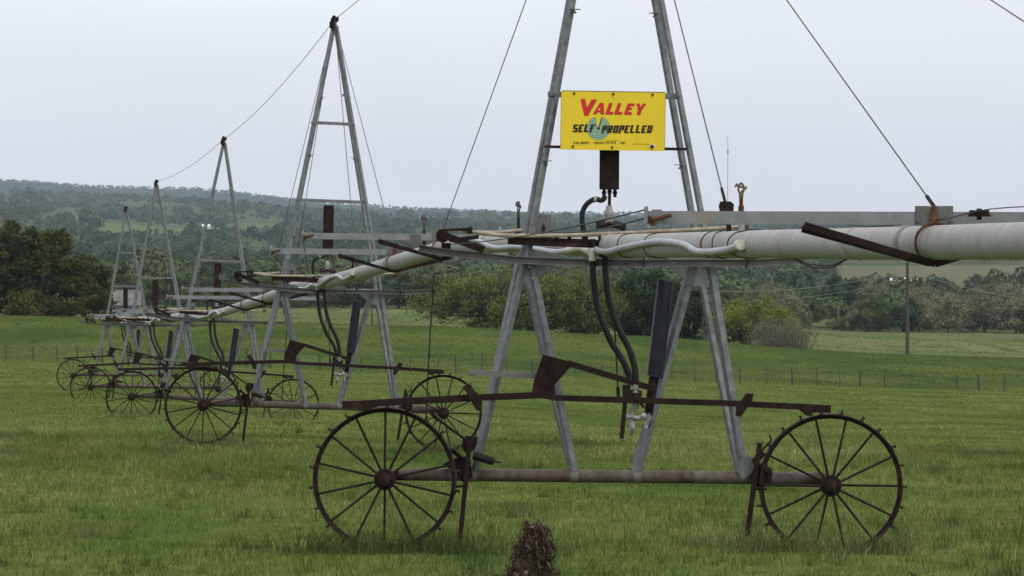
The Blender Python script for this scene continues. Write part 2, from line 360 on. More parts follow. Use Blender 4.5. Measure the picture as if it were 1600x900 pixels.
def grass_mat(name, lush, yellow, dry, far=None):
    m = bpy.data.materials.new(name); m.use_nodes = True; t = m.node_tree; b = t.nodes['Principled BSDF']
    b.inputs['Roughness'].default_value = .8; b.inputs['Specular IOR Level'].default_value = .05
    a = t.nodes.new('ShaderNodeAttribute'); a.attribute_name = 'tint'
    r = t.nodes.new('ShaderNodeValToRGB'); r.color_ramp.elements[0].color = (*lush, 1); r.color_ramp.elements[0].position = .15
    r.color_ramp.elements[1].color = (*dry, 1); r.color_ramp.elements[1].position = 1.0
    e = r.color_ramp.elements.new(.62); e.color = (*yellow, 1)
    e = r.color_ramp.elements.new(.90); e.color = (yellow[0] * 1.25, yellow[1] * 1.15, yellow[2] * 1.3, 1)
    t.links.new(a.outputs['Fac'], r.inputs[0]); col = r.outputs[0]
    # broad patches of another growth
    co = t.nodes.new('ShaderNodeTexCoord'); mp = t.nodes.new('ShaderNodeMapping'); mp.inputs['Scale'].default_value = (.5, .16, 0)
    n = t.nodes.new('ShaderNodeTexNoise'); n.inputs['Scale'].default_value = .8; n.inputs['Detail'].default_value = 4
    q = t.nodes.new('ShaderNodeMapRange'); q.inputs[1].default_value = .47; q.inputs[2].default_value = .63; q.inputs[4].default_value = .75
    x = t.nodes.new('ShaderNodeMix'); x.data_type = 'RGBA'; x.inputs[7].default_value = (lush[0] * .68, lush[1] * .74, lush[2] * .8, 1)
    t.links.new(co.outputs['Object'], mp.inputs[0]); t.links.new(mp.outputs[0], n.inputs['Vector']); t.links.new(n.outputs[0], q.inputs[0]); t.links.new(q.outputs[0], x.inputs[0]); t.links.new(col, x.inputs[6])
    col = x.outputs[2]
    mp2 = t.nodes.new('ShaderNodeMapping'); mp2.inputs['Scale'].default_value = (1.1, .42, 0); mp2.inputs['Location'].default_value = (31, 7, 0)
    n2 = t.nodes.new('ShaderNodeTexNoise'); n2.inputs['Scale'].default_value = .9; n2.inputs['Detail'].default_value = 5
    q2 = t.nodes.new('ShaderNodeMapRange'); q2.inputs[1].default_value = .57; q2.inputs[2].default_value = .70; q2.inputs[4].default_value = .6
    x2 = t.nodes.new('ShaderNodeMix'); x2.data_type = 'RGBA'; x2.inputs[7].default_value = (.17, .145, .065, 1)
    t.links.new(co.outputs['Object'], mp2.inputs[0]); t.links.new(mp2.outputs[0], n2.inputs['Vector']); t.links.new(n2.outputs[0], q2.inputs[0]); t.links.new(q2.outputs[0], x2.inputs[0]); t.links.new(col, x2.inputs[6]); col = x2.outputs[2]
    tr = t.nodes.new('ShaderNodeBsdfTranslucent'); ms = t.nodes.new('ShaderNodeMixShader'); ms.inputs[0].default_value = .3
    t.links.new(col, b.inputs['Base Color']); t.links.new(col, tr.inputs[0])
    t.links.new(b.outputs[0], ms.inputs[1]); t.links.new(tr.outputs[0], ms.inputs[2]); t.links.new(ms.outputs[0], t.nodes['Material Output'].inputs[0])
    return m
M['grass'] = grass_mat('meadow_grass', (.058, .102, .022), (.168, .196, .047), (.46, .42, .24))
M['grass_bank'] = grass_mat('bank_grass', (.044, .080, .018), (.100, .130, .032), (.20, .19, .07))
M['grass_tall'] = grass_mat('tall_grass', (.048, .092, .020), (.115, .155, .040), (.30, .26, .14))
M['grass_dull'] = grass_mat('dull_grass', (.065, .09, .028), (.13, .13, .055), (.27, .20, .12))
M['straw'] = grass_mat('straw_stalks', (.22, .23, .09), (.30, .30, .14), (.42, .38, .22))
blades('meadow_grass', 420000, 18, 62, .022, .115, .0052, 2.0, 'short uneven green grass around the nearest irrigation tower', M['grass'])
blades('meadow_grass', 260000, 60, 135, .03, .09, .009, 2.0, 'short green grass under the farther irrigation towers', M['grass'])
blades('meadow_grass', 200000, 130, 251, .03, .10, .018, 3.0, 'smooth light green grass up to the wire fence', M['grass'])
blades('bank_grass', 170000, 250, 352, .05, .16, .028, 4.0, 'deeper green grass on the rise beyond the wire fence', M['grass_bank'])
# taller tufts round the wheels and scattered clumps
tx, ty = [], []
def tuft(px, d, n, sx_, sy_):
    X0 = (px - 800) / F * d
    for _ in range(max(3, n // 28)):
        cx, cy = rng.normal(X0, sx_), rng.normal(d, sy_); k = rng.integers(14, 40)
        tx.append(rng.normal(cx, .035, k)); ty.append(rng.normal(cy, .04, k))
for a in [(560, 29.7, 420, .38, .22), (640, 29.8, 260, .22, .2), (1250, 29.7, 260, .3, .2), (1345, 29.8, 420, .25, .2), (1180, 29.0, 300, .4, .4), (720, 29.6, 260, .12, .2),
        (130, 32, 420, .3, .3), (330, 31, 150, .4, .4), (1040, 28, 160, .7, .4), (950, 27, 160, .6, .5), (470, 26.5, 140, .5, .5), (200, 27, 150, .5, .4), (1480, 28, 150, .5, .5), (60, 45, 200, .7, 1.2), (1500, 40, 150, .8, 1.2),
        (316, 55.5, 200, .4, .3), (690, 55.5, 200, .4, .3), (201, 82.5, 120, .4, .3), (453, 82.5, 120, .4, .3)]: tuft(*a)
for _ in range(220): d = 24 * (75 / 24) ** rng.random(); tuft(rng.uniform(-60, 1660), d, 28, .12, .2)
blades('tall_grass', 0, 0, 0, .05, .20, .006, 0, 'darker tall grass tufts growing round the wheels', M['grass_tall'], pts=(np.concatenate(tx), np.concatenate(ty)), lean=.8)
wx, wy = [], []
for px, d, sx_, n in ((555, 29.85, .22, 330), (600, 29.9, .36, 420), (660, 29.9, .15, 260), (720, 29.85, .08, 160), (1240, 29.93, .16, 180), (1300, 29.9, .36, 420), (1375, 29.9, .13, 330), (1168, 29.8, .10, 160), (316, 55.6, .3, 300), (690, 55.6, .3, 300), (201, 82.7, .3, 200), (453, 82.7, .3, 200)):
    wx.append(rng.normal((px - 800) / F * d, sx_, n)); wy.append(rng.normal(d - .15, .22, n))
blades('wheel_foot_grass', 0, 0, 0,   .10, .30, .007, 0, 'dull brown green grass matted round the feet of the wheels', M['grass_dull'], pts=(np.concatenate(wx), np.concatenate(wy)), lean=.9)
Yf = 385 * (690 / 385) ** rng.random(60000); Xf = (rng.random(60000) * 2 - 1) * Yf * .15; kf = np.sin(Xf * .06 + Yf * .09) + np.sin(Yf * .33 + 1.5 * np.sin(Xf * .02)) > .95
blades('field_weeds', 0, 0, 0, .12, .42, .07, 0, 'rough weeds streaking the lower green fields', M['grass_dull'], pts=(Xf[kf], Yf[kf]), lean=.8)
# thin straw coloured seed stalks
xs_ = rng.random(30000); Ys_ = 22 * (100 / 22) ** rng.random(30000); Xs_ = (xs_ * 2 - 1) * (Ys_ * .155 + 1)
kk = (np.sin(Xs_ * 1.1 + 2 * np.sin(Ys_ * .3)) + np.cos(Ys_ * .6 + Xs_)) > -.3
blades('dry_stalks', 0, 0, 0, .05, .15, .0032, 0, 'thin straw coloured stalks scattered in the near grass', M['straw'], pts=(Xs_[kk], Ys_[kk]), lean=.9)

# ------------------------------------------------------------------ irrigation towers
S = 204.0
def T(px, py, w=0.0): return Vector(((px - 948) / S, w, (864 - py) / S))
def TP(pts, w=0.0): return [T(p[0], p[1], p[2] if len(p) > 2 else w) for p in pts]
def poly(pts): return [((x - 948) / S, (864 - y) / S) for x, y in pts]

def make_wheel(parent, cx, cy, w, a0, mirror=1):
    """lugged steel wheel, rim > hub, spokes, lugs"""
    Rr = .548; W2 = .055
    c = T(cx, cy, w)
    prof = [(Rr, -W2), (Rr, W2), (Rr - .010, W2), (Rr - .012, .012), (Rr - .036, .010), (Rr - .036, -.010), (Rr - .012, -.012), (Rr - .010, -W2)]
    m = MB(); n = 72; vs = []; k = len(prof)
    for i in range(n):
        t_ = 2 * math.pi * i / n
        wob = 1 + .003 * math.sin(3 * t_ + cx)
        vs += [(r * wob * math.cos(t_), y, r * wob * math.sin(t_)) for r, y in prof]
    fs = [(i * k + j, i * k + (j + 1) % k, ((i + 1) % n) * k + (j + 1) % k, ((i + 1) % n) * k + j) for i in range(n) for j in range(k)]
    m.add(vs, fs); wheel = m.build('wheel', M['rust_wheel'], parent); wheel.location = c
    h = MB(); h.tube([(0, -.10, 0), (0, -.095, 0), (0, -.05, 0), (0, -.048, 0), (0, .06, 0), (0, .075, 0)], [.03, .045, .05, .082, .082, .05], 20)
    for q in range(6): h.cyl((.062 * math.cos(q * 1.047), -.048, .062 * math.sin(q * 1.047)), (.062 * math.cos(q * 1.047), -.06, .062 * math.sin(q * 1.047)), .009, n=6)
    h.build('hub', M['rust'], wheel)
    for q in range(14):
        t_ = a0 + 2 * math.pi * q / 14; y0 = -.045 if q % 2 else .055
        d = Vector((math.cos(t_), 0, math.sin(t_)))
        s = MB(); s.tube([d * .072 + Vector((0, y0, 0)), d * (Rr - .02) + Vector((0, -.012 if q % 2 else .012, 0))], [.0100, .0088], 8)
        s.build('spoke', M['rust_wheel'], wheel)
    for q in range(22):
        t_ = a0 * .5 + 2 * math.pi * q / 22; d = Vector((math.cos(t_), 0, math.sin(t_))); tn = Vector((-d.z, 0, d.x))
        l = MB(); yy = .03 if q % 2 else -.03
        b0 = d * (Rr - .001) + Vector((0, yy, 0))
        l.extrude(b0 - tn * .02, b0 + tn * .02, [(-.022, 0), (.022, 0), (.022, .006), (-.022, .006)], Vector((0, 1, 0)), d)
        l.bar(b0 + tn * .004, b0 + tn * .002 + d * .030 + tn * .012 * mirror, .014, .05, up=(0, 1, 0)); l.bar(b0 + d * .026 + tn * .016 * mirror, b0 + d * .034 - tn * .006 * mirror, .008, .045, up=(0, 1, 0))
        l.build('lug', M['rust_wheel'], wheel)
    return wheel

def bolt(m, p, r=.009): m.cyl(Vector(p) + Vector((0, -.012, 0)), Vector(p), r, n=6)

def make_tower(root):
    G = M['galv']
    # base beam
    b = MB(); b.tube([T(622, 745, .03), T(640, 745, .03), T(700, 745, .03), T(1292, 747, .03)], [.030, .048, .049, .049], 20)
    beam = b.build('base_beam', M['beam'], root)
    for x in (738, 897, 995, 1160):                       # welded saddles at the leg feet
        q = MB(); q.tube([T(x - 6, 745.5, .03), T(x + 6, 745.5, .03)], .0525, 20); q.build('foot_collar', M['galv_weather'], beam)
    q = MB(); q.prism(poly([(1152, 736), (1160, 708), (1172, 712), (1177, 722), (1172, 740), (1160, 748)]), -.035, -.028); q.build('foot_gusset', G, beam)
    # stub axles to the wheels
    for cx, cy in ((601, 751), (1296, 756)):
        q = MB(); q.cyl(T(cx, cy, -.05), T(cx, cy, .07), .035)
        q.bar(T(cx - 12 if cx < 900 else cx + 12, cy - 3, .055), T(cx + (45 if cx < 900 else -45), cy - 4, .055), .03, .075)
        q.build('stub_axle', M['rust'], root)
    make_wheel(root, 601, 751, -.10, .22, 1); make_wheel(root, 1296, 756, -.10, .0, -1)
    # lower legs: front pair and back pair of each A
    def leg(p0, p1, rot, wd=.056, name='leg', m=G, wd2=None):
        o = MB(); o.angle(p0, p1, wd, .006, rot, wd2); return o.build(name, m, root, smooth=False)
    leg(T(741, 738, -.02), T(815, 412, -.10), 38, .044)
    leg(T(740, 736, .06), T(809, 400, .20), 38, .040)
    leg(T(895, 738, -.02), T(825, 412, -.10), 30, .046)
    leg(T(890, 736, .06), T(819, 440, .20), 30, .038)
    leg(T(995, 738, -.02), T(1080, 412, -.10), 38, .046)
    leg(T(990, 736, .06), T(1070, 440, .22), 38, .038)
    leg(T(1160, 738, -.02), T(1104, 412, -.10), 30, .052)
    leg(T(1152, 736, .06), T(1092, 430, .22), 30, .040)
    # upper legs to the apex
    leg(T(820, 405, -.105), T(949, -358, -.01), 38, .038, 'mast_leg')
    leg(T(813, 400, .16), T(946, -358, .02), 38, .034, 'mast_leg')
    leg(T(1104, 405, -.105), T(955, -358, -.01), 30, .036, 'mast_leg')
    leg(T(1090, 405, .16), T(951, -358, .02), 30, .040, 'mast_leg')
    for (y0, xa, xb) in ((149, 851, 1060), (-76, 890, 1016)):
        q = MB(); q.bar(T(xa, y0, -.03), T(xb, y0 + 2, -.03), .03, .045)
        for x in (xa + 6, xb - 5): bolt(q, T(x, y0 + 1, -.105), .011)
        q.bar(T(xa + 6, y0 + 1, -.10), T(xa + 6, y0 + 1, .0), .02, .02); q.bar(T(xb - 5, y0 + 1, -.10), T(xb - 5, y0 + 1, .0), .02, .02)
        q.build('rung', G, root)
    for (x, y, s) in ((888, 17, 1), (1020, 22, -1), (845, 253, 1), (1062, 258, -1), (916, -150, 1), (984, -160, -1)):
        q = MB(); q.bar(T(x, y, -.06), T(x + 10 * s, y, -.10), .05, .006); q.bar(T(x, y, -.06), T(x + 5 * s, y + 6, -.08), .03, .006); q.build('step_peg', M['galv_weather'], root)
    # apex bracket
    q = MB(); q.prism(poly([(942, -346), (958, -346), (956, -368), (962, -372), (962, -384), (944, -384), (938, -376), (940, -366)]), -.03, .03)
    q.cyl(T(948, -382, -.04), T(948, -382, .04), .03); q.bar(T(938, -370, 0), T(940, -350, 0), .03, .02); q.build('apex_bracket', M['rust'], root)
    # gussets
    q = MB(); q.prism(poly([(812, 388), (868, 399), (857, 416), (834, 443), (808, 443), (806, 412)]), -.052, -.046)
    for p in ((820, 398), (818, 436), (829, 436), (824, 418)): bolt(q, T(*p, -.105))
    q.build('gusset_plate', M['zinc_pale'], root)
    q = MB(); q.prism(poly([(1040, 401), (1104, 401), (1108, 448), (1078, 446), (1044, 418)]), -.052, -.046)
    for p in ((1096, 412), (1084, 438), (1103, 440), (1050, 410)): bolt(q, T(*p, -.105))
    q.build('gusset_plate', M['zinc_pale'], root)
    # long bowed channel across the front
    q = MB(); pts = bez(TP([(652, 390), (690, 396), (760, 403), (820, 408), (950, 411), (1080, 410), (1180, 409), (1256, 404)], -.125), 4)
    for i in range(len(pts) - 1):
        a_, b_ = pts[i], pts[i + 1]
        q.bar(a_ + Vector((0, 0, .025)), b_ + Vector((0, 0, .025)), .04, .006); q.bar(a_ + Vector((0, 0, -.025)), b_ + Vector((0, 0, -.025)), .04, .006); q.bar(a_ + Vector((0, .016, 0)), b_ + Vector((0, .016, 0)), .006, .046)
    ch = q.build('cross_channel', M['galv_weather'], root, smooth=False)
    q = MB(); q.box(T(646, 378, -.12), (.09, .07, .085)); q.cyl(T(640, 380, -.17), T(640, 380, -.15), .022, n=8); q.build('end_bracket', M['galv_weather'], ch)
    q = MB(); q.bar(T(1162, 402, -.15), T(1162, 418, -.15), .012, .02); q.bar(T(1001, 402, -.15), T(1001, 418, -.15), .01, .012); bolt(q, T(974, 412, -.147)); bolt(q, T(912, 410, -.147)); q.build('clip', M['black'], ch)
    # side brace
    q = MB(); q.bar(T(730, 583, -.13), T(866, 589, -.13), .03, .045); q.cyl(T(736, 584, -.16), T(736, 584, -.13), .012, n=8); q.build('side_brace', M['galv_weather'], root)
    # long rusty push bar with hooked ends
    q = MB(); q.bar(T(536, 634, -.22), T(735, 622, -.20), .035, .052); q.bar(T(735, 622, -.20), T(842, 617, -.20), .035, .050); q.bar(T(842, 617, -.20), T(868, 621, -.20), .03, .045)
    q.bar(T(866, 621, -.20), T(1145, 628, -.20), .03, .045); q.bar(T(1145, 628, -.20), T(1293, 634, -.22), .03, .045)
    pb = q.build('push_bar', M['rust'], root)
    q = MB(); q.prism(poly([(534, 628), (590, 627), (590, 637), (566, 644), (558, 637), (536, 638)]), -.245, -.24); q.build('hook_plate', M['rust'], pb)
    q = MB(); q.prism(poly([(1237, 631), (1293, 629), (1293, 641), (1265, 641), (1264, 647), (1254, 645)]), -.245, -.24); q.build('hook_plate', M['rust'], pb)
    q = MB(); q.prism(poly([(722, 604), (733, 600), (752, 628), (751, 641), (743, 641)]), -.26, -.17); q.build('bar_guide', M['rust'], pb)
    q = MB(); q.prism(poly([(1162, 612), (1173, 612), (1171, 622), (1154, 648), (1146, 647), (1147, 634)]), -.26, -.17); q.build('bar_guide', M['rust'], pb)
    # bell-crank plate and its arm
    q = MB(); q.prism(poly([(846, 554), (893, 566), (890, 572), (864, 602), (866, 621), (858, 624), (828, 620), (832, 596)]), -.17, -.16)
    q.cyl(T(858, 574, -.19), T(858, 574, -.15), .02); q.cyl(T(847, 615, -.22), T(847, 615, -.15), .018)
    bc = q.build('lever_plate', M['rust'], root)
    q = MB(); q.bar(T(884, 567, -.18), T(1018, 606, -.18), .02, .046); q.build('lever_arm', M['rust'], bc)
    # drive cylinder: dark jacket and rusty rod
    q = MB(); q.tube([T(1038, 438, -.02), T(1037, 442, -.02), T(1021, 584, -.10), T(1020, 588, -.10)], [.060, .064, .064, .070], 22)
    dc = q.build('drive_cylinder', M['navy'], root)
    q = MB(); q.tube([T(1020, 588, -.10), T(1014, 625, -.11), T(1008, 668, -.12)], [.040, .036, .028], 14); q.build('piston_rod', M['rust'], dc)
    q = MB(); q.prism(poly([(1003, 650), (1012, 644), (1016, 650), (1010, 668), (1004, 668)]), -.15, -.08); q.build('rod_clevis', M['silver'], dc)
    # upright oil box and its fittings
    q = MB(); q.box(T(948, 229.5, .02), (.148, .13, .66)); q.bar(T(935, 170, -.045), T(935, 294, -.045), .006, .012, up=(0, 1, 0)); q.bar(T(961, 170, -.045), T(961, 294, -.045), .006, .012, up=(0, 1, 0))
    ob = q.build('oil_box', M['rust'], root, smooth=False)
    q = MB()
    for x, l in ((940, 308), (957, 309)): q.cyl(T(x, 296, .0), T(x, l, .0), .013); q.cyl(T(x, 300, 0), T(x, 304, 0), .018, n=8)
    q.cyl(T(948.5, 296, 0), T(948.5, 326, 0), .012); q.cyl(T(948.5, 297, 0), T(948.5, 303, 0), .017, n=8)
    q.build('oil_pipe', M['rust'], ob)
    q = MB(); q.tube([T(948, 322, 0), T(948, 327, 0), T(948, 330, 0), T(948, 336, 0), T(948, 338, 0), T(948, 352, 0), T(948, 372, 0)], [.024, .024, .032, .038, .033, .033, .033], 14); q.build('riser_fitting', M['galv_pipe'], ob)
    q = MB(); q.tube(bez(TP([(941, 307), (940, 311), (935, 314), (926, 312), (914, 319), (907, 331), (906, 346), (909, 366), (910, 382)], -.02)), .021, 10); q.build('oil_hose', M['rubber'], ob)
    q = MB(); q.cyl(T(928, 313, -.02), T(924, 312, -.02), .024); q.build('hose_clip', M['silver'], ob)
    # long hoses down to the valve
    for pts in ([(922, 402), (924, 440), (932, 485), (950, 530), (972, 566), (985, 600)], [(941, 382), (942, 420), (948, 468), (962, 510), (980, 545), (989, 575), (991, 604)]):
        q = MB(); q.tube(bez(TP(pts, -.16), 8), .0245, 12); h = q.build('hose', M['rubber'], root)
        q = MB(); p = pts[0]; q.cyl(T(p[0], p[1] - 12, -.16), T(p[0], p[1] + 6, -.16), .028); q.cyl(T(p[0], p[1] - 14, -.16), T(p[0], p[1] - 8, -.16), .033); q.build('hose_collar', M['pvc_white'], h)
    # water valve
    q = MB(); q.cyl(T(990, 608, -.17), T(991, 600, -.17), .028)
    q.tube([T(990, 606, -.17), T(990, 612, -.17), T(990, 616, -.17), T(991, 628, -.17), T(990, 640, -.17)], [.020, .038, .038, .028, .02], 12)
    q.tube(bez(TP([(990, 632), (985, 642), (983, 650), (994, 652), (1004, 650)], -.17)), .022, 10)
    q.tube([T(984, 646, -.17), T(985, 656, -.17), T(985, 662, -.17), T(987, 670, -.17), T(984, 680, -.17)], [.018, .018, .026, .02, .008], 10)
    q.cyl(T(976, 650, -.17), T(984, 650, -.17), .024, n=8); q.cyl(T(1000, 648, -.17), T(1006, 650, -.17), .030, n=8)
    va = q.build('valve', M['silver'], root)
    q = MB(); q.cyl(T(992, 612, -.19), T(992, 624, -.19), .036); q.bar(T(996, 626, -.17), T(1004, 636, -.17), .02, .02); q.bar(T(975, 612, -.19), T(1000, 614, -.19), .02, .045); q.build('valve_cap', M['black'], va)
    q = MB(); q.bar(T(976, 605, -.2), T(969, 684, -.2), .034, .012, up=(0, 1, 0)); q.bar(T(976, 600, -.2), T(976, 625, -.2), .06, .03, up=(0, 1, 0)); q.build('valve_lever', M['rust'], va)
    q = MB(); q.cyl(T(957, 498, -.1), T(963, 605, -.15), .006); q.cyl(T(963, 604, -.15), T(964, 624, -.15), .014, n=8); q.build('trip_rod', M['black'], root)
    # junction: rusty rail, clamp, terminal box
    q = MB(); q.bar(T(790, 377, -.13), T(936, 382, -.13), .05, .065); q.bar(T(790, 373, -.155), T(936, 378, -.155), .01, .012)
    for x in (812, 866, 886, 912): q.box(T(x, 372, -.13), (.03, .06, .04))
    q.prism(poly([(931, 366), (944, 366), (945, 402), (932, 402)]), -.17, -.06); q.cyl(T(922, 374, -.17), T(922, 392, -.17), .02, n=8)
    q.build('valve_rail', M['rust'], root)
    q = MB(); q.prism(poly([(832, 336), (858, 337), (857, 374), (850, 378), (840, 378), (833, 373)]), -.06, .06); tb = q.build('terminal_box', M['galv_weather'], root, smooth=False)
    q = MB(); q.bar(T(846, 352, -.066), T(846, 364, -.066), .01, .02); q.cyl(T(846, 358, -.075), T(846, 358, -.06), .014, n=8); q.build('latch', M['rust'], tb)
    q = MB(); q.tube(bez(TP([(931, 352, .0), (945, 350, .02), (962, 352, .02), (972, 356, 0)])), .03, 8); q.cyl(T(930, 346, -.05), T(930, 358, -.05), .012, n=8); q.cyl(T(972, 350, -.05), T(972, 362, -.05), .012, n=8)
    q.tube([T(934, 355, -.03), T(950, 350, -.06), T(968, 356, -.03)], .018, 8); q.build('saddle_clamp', M['black'], root)
    q = MB(); q.prism(poly([(946, 384), (990, 395), (1004, 400), (1002, 407), (950, 407)]), -.03, .03); q.build('saddle', M['galv_weather'], root)
    # small plastic pipes strapped along the main pipe
    # pale rod slung across
    q = MB(); q.tube(bez(TP([(744, 366, -.18), (800, 370, -.16), (900, 368, -.16), (1000, 363, -.2), (1100, 357, -.3), (1152, 353, -.3)]), 4), [.016] * 21, 10); q.build('tie_rod', M['beige'], root)
    q = MB(); q.tube(bez(TP([(720, 364, -.1), (770, 365, -.1), (812, 361, -.05)]), 4), .013, 8); q.build('tie_rod', M['beige'], root)
    q = MB(); q.prism(poly([(1148, 350), (1162, 350), (1162, 362), (1148, 362)]), -.34, -.27); q.build('rod_end', M['rust_light'], root)
    # pulley arms at the left
    q = MB(); q.cyl(T(689, 371, -.20), T(689, 371, -.13), .052, n=20); q.cyl(T(689, 371, -.22), T(689, 371, -.12), .018, n=10); q.build('pulley', M['rust'], root)
    q = MB(); q.bar(T(680, 366, -.18), T(753, 392, -.15), .03, .055); bolt(q, T(747, 388, -.17), .012); q.build('pulley_arm', M['rust'], root)
    q = MB(); q.bar(T(690, 362, -.12), T(735, 360, -.1), .05, .02); q.box(T(731, 362, -.1), (.035, .05, .055)); q.box(T(694, 388, -.08), (.07, .06, .06)); q.bar(T(700, 378, -.1), T(745, 372, -.1), .03, .03); q.build('pulley_bracket', M['rust'], root)
    # wheel clutch gear behind the left wheel
    q = MB(); q.bar(T(674, 652, .0), T(731, 692, -.06), .012, .018); q.bar(T(672, 648, .0), T(682, 658, .0), .03, .03); q.bar(T(726, 688, -.09), T(745, 690, -.09), .05, .06)
    q.prism(poly([(722, 688), (745, 690), (741, 704), (728, 712), (720, 700)]), -.10, -.05); q.build('clutch_link', M['rust'], root)
    q = MB(); pts = []
    q.tube([T(738, 713, -.08), T(770, 722, -.08), T(772, 722.5, -.08)], [.032, .030, .012], 12); q.cyl(T(770, 722, -.08), T(782, 724, -.08), .008, n=6)
    for k in range(9): q.cyl(T(742 + k * 3.1, 714 + k * .9, -.08), T(743 + k * 3.1, 714.3 + k * .9, -.08), .036, n=14)
    q.build('spring', M['black'], root)
    q = MB(); q.bar(T(704, 704, -.02), T(724, 722, -.04), .02, .03); q.prism(poly([(690, 728), (712, 718), (733, 714), (738, 748), (722, 756), (712, 740)]), -.04, .02); q.build('clutch_housing', M['rust'], root)
    q = MB(); q.bar(T(733, 690, -.12), T(718, 852, -.12), .036, .014, up=(0, 1, 0)); q.cyl(T(727, 760, -.13), T(712, 762, -.10), .01, n=6); q.build('scraper_bar', M['rust'], root)
    q = MB(); q.bar(T(1185, 690, -.12), T(1166, 836, -.12), .040, .014, up=(0, 1, 0)); q.cyl(T(1179, 762, -.13), T(1196, 762, -.10), .01, n=6); q.build('scraper_bar', M['rust'], root)
    q = MB(); q.prism(poly([(1173, 716), (1188, 702), (1195, 708), (1184, 720), (1176, 724)]), -.11, -.05); q.prism(poly([(1178, 724), (1196, 722), (1206, 735), (1204, 758), (1182, 760), (1172, 748)]), -.05, .02)
    q.tube(TP([(1188, 704), (1192, 698), (1201, 689), (1203, 684), (1200, 678)], -.1), .008, 6); q.prism(poly([(1190, 722), (1204, 730), (1200, 738), (1186, 730)]), -.12, -.06); q.build('clutch_housing', M['rust'], root)

LINE = [(0.725, 30.0, 864, .4, 0), (-2.70, 55.7, None, 1.6, 3), (-6.36, 82.8, None, 2.5, 4), (-9.60, 105.0, None, .6, 5), (-12.75, 129.0, None, .3, 5)]
HUBZ = [-2.07 + ZC + .0, -2.81 + ZC, -4.00 + ZC, -4.74 + ZC, -5.43 + ZC]
TLAB = ['nearest grey steel tower with dark iron wheels, carrying the yellow sign',
        'second nearest steel tower, its whole peak just inside the top of the sky',
        'third steel tower back, its peak just above the skyline between two taller and lower ones',
        'small steel tower fourth in the line, peak touching the skyline at the left',
        'smallest and farthest steel tower, beside the dark tree at far left']
g_t = 'wheeled irrigation towers standing in line across the meadow'
tw = []
t0 = empty('irrigation_tower', (0, 0, 0), TLAB[0], 'irrigation tower', g_t); make_tower(t0); tw.append(t0)
for i in range(1, 5):
    o = copy_tree(t0); o['label'] = TLAB[i]; tw.append(o)
HUBL = (864 - 753) / S                    # hub height in the tower's own frame
for (x, y, _, tilt, yaw), hz, o in zip(LINE, HUBZ, tw):
    o.location = (x, y, hz - HUBL); o.rotation_euler = (0, R_(tilt), R_(yaw))
bpy.context.view_layer.update()
APEX = [o.matrix_world @ T(950, -376, 0) for o in tw]
# trip rod hanging from the right end of each channel (seen at the second tower)
for i in (1, 2, 3):
    q = MB(); q.tube(bez(TP([(1262, 345, -.12), (1256, 375, -.13), (1256, 420, -.13), (1250, 560, -.13), (1246, 770, -.13)]), 4), .010, 8)
    q.box(T(1256, 402, -.13), (.04, .05, .07)); q.box(T(1250, 590, -.13), (.025, .03, .10))
    q.build('hanging_rod', M['black'], tw[i])

# ------------------------------------------------------------------ pipe spans between the towers
PZ = [(5, .02), (12, -.07), (17.9, -.135), (20.4, -.167), (23.8, -.20), (27, -.235), (30, -.265), (33, -.275), (36, -.29), (40.4, -.37), (44.1, -.53), (50.2, -.80), (55.7, -1.03),
      (60, -1.14), (66.4, -1.47), (72, -1.72), (78, -2.0), (82.8, -2.19), (90, -2.40), (98, -2.66), (105, -2.93), (113, -3.12), (121, -3.38), (129, -3.65)]
LX = [(5, 0.725 + 25 * .1332)] + [(l[1], l[0]) for l in LINE]
def pipe_at(d):
    xs = [a for a, _ in LX]; X = float(np.interp(d, xs, [b for _, b in LX]))
    Z = float(np.interp(d, [a for a, _ in PZ], [b for _, b in PZ])) + ZC
    return Vector((X, d, Z))
PR = .086
def lug_flange(parent, d):
    c = pipe_at(d); t_ = (pipe_at(d + .5) - pipe_at(d - .5)).normalized()
    q = MB(); q.cyl(c - t_ * .012, c + t_ * .012, PR + .014, n=28); q.build('flange', M['galv_pipe'], parent)
    q = MB(); q.tube([c + t_ * .05 - Vector((0, 0, 0)), c + t_ * .065], PR + .004, 28); q.build('joint_band', M['rust_light'], parent)
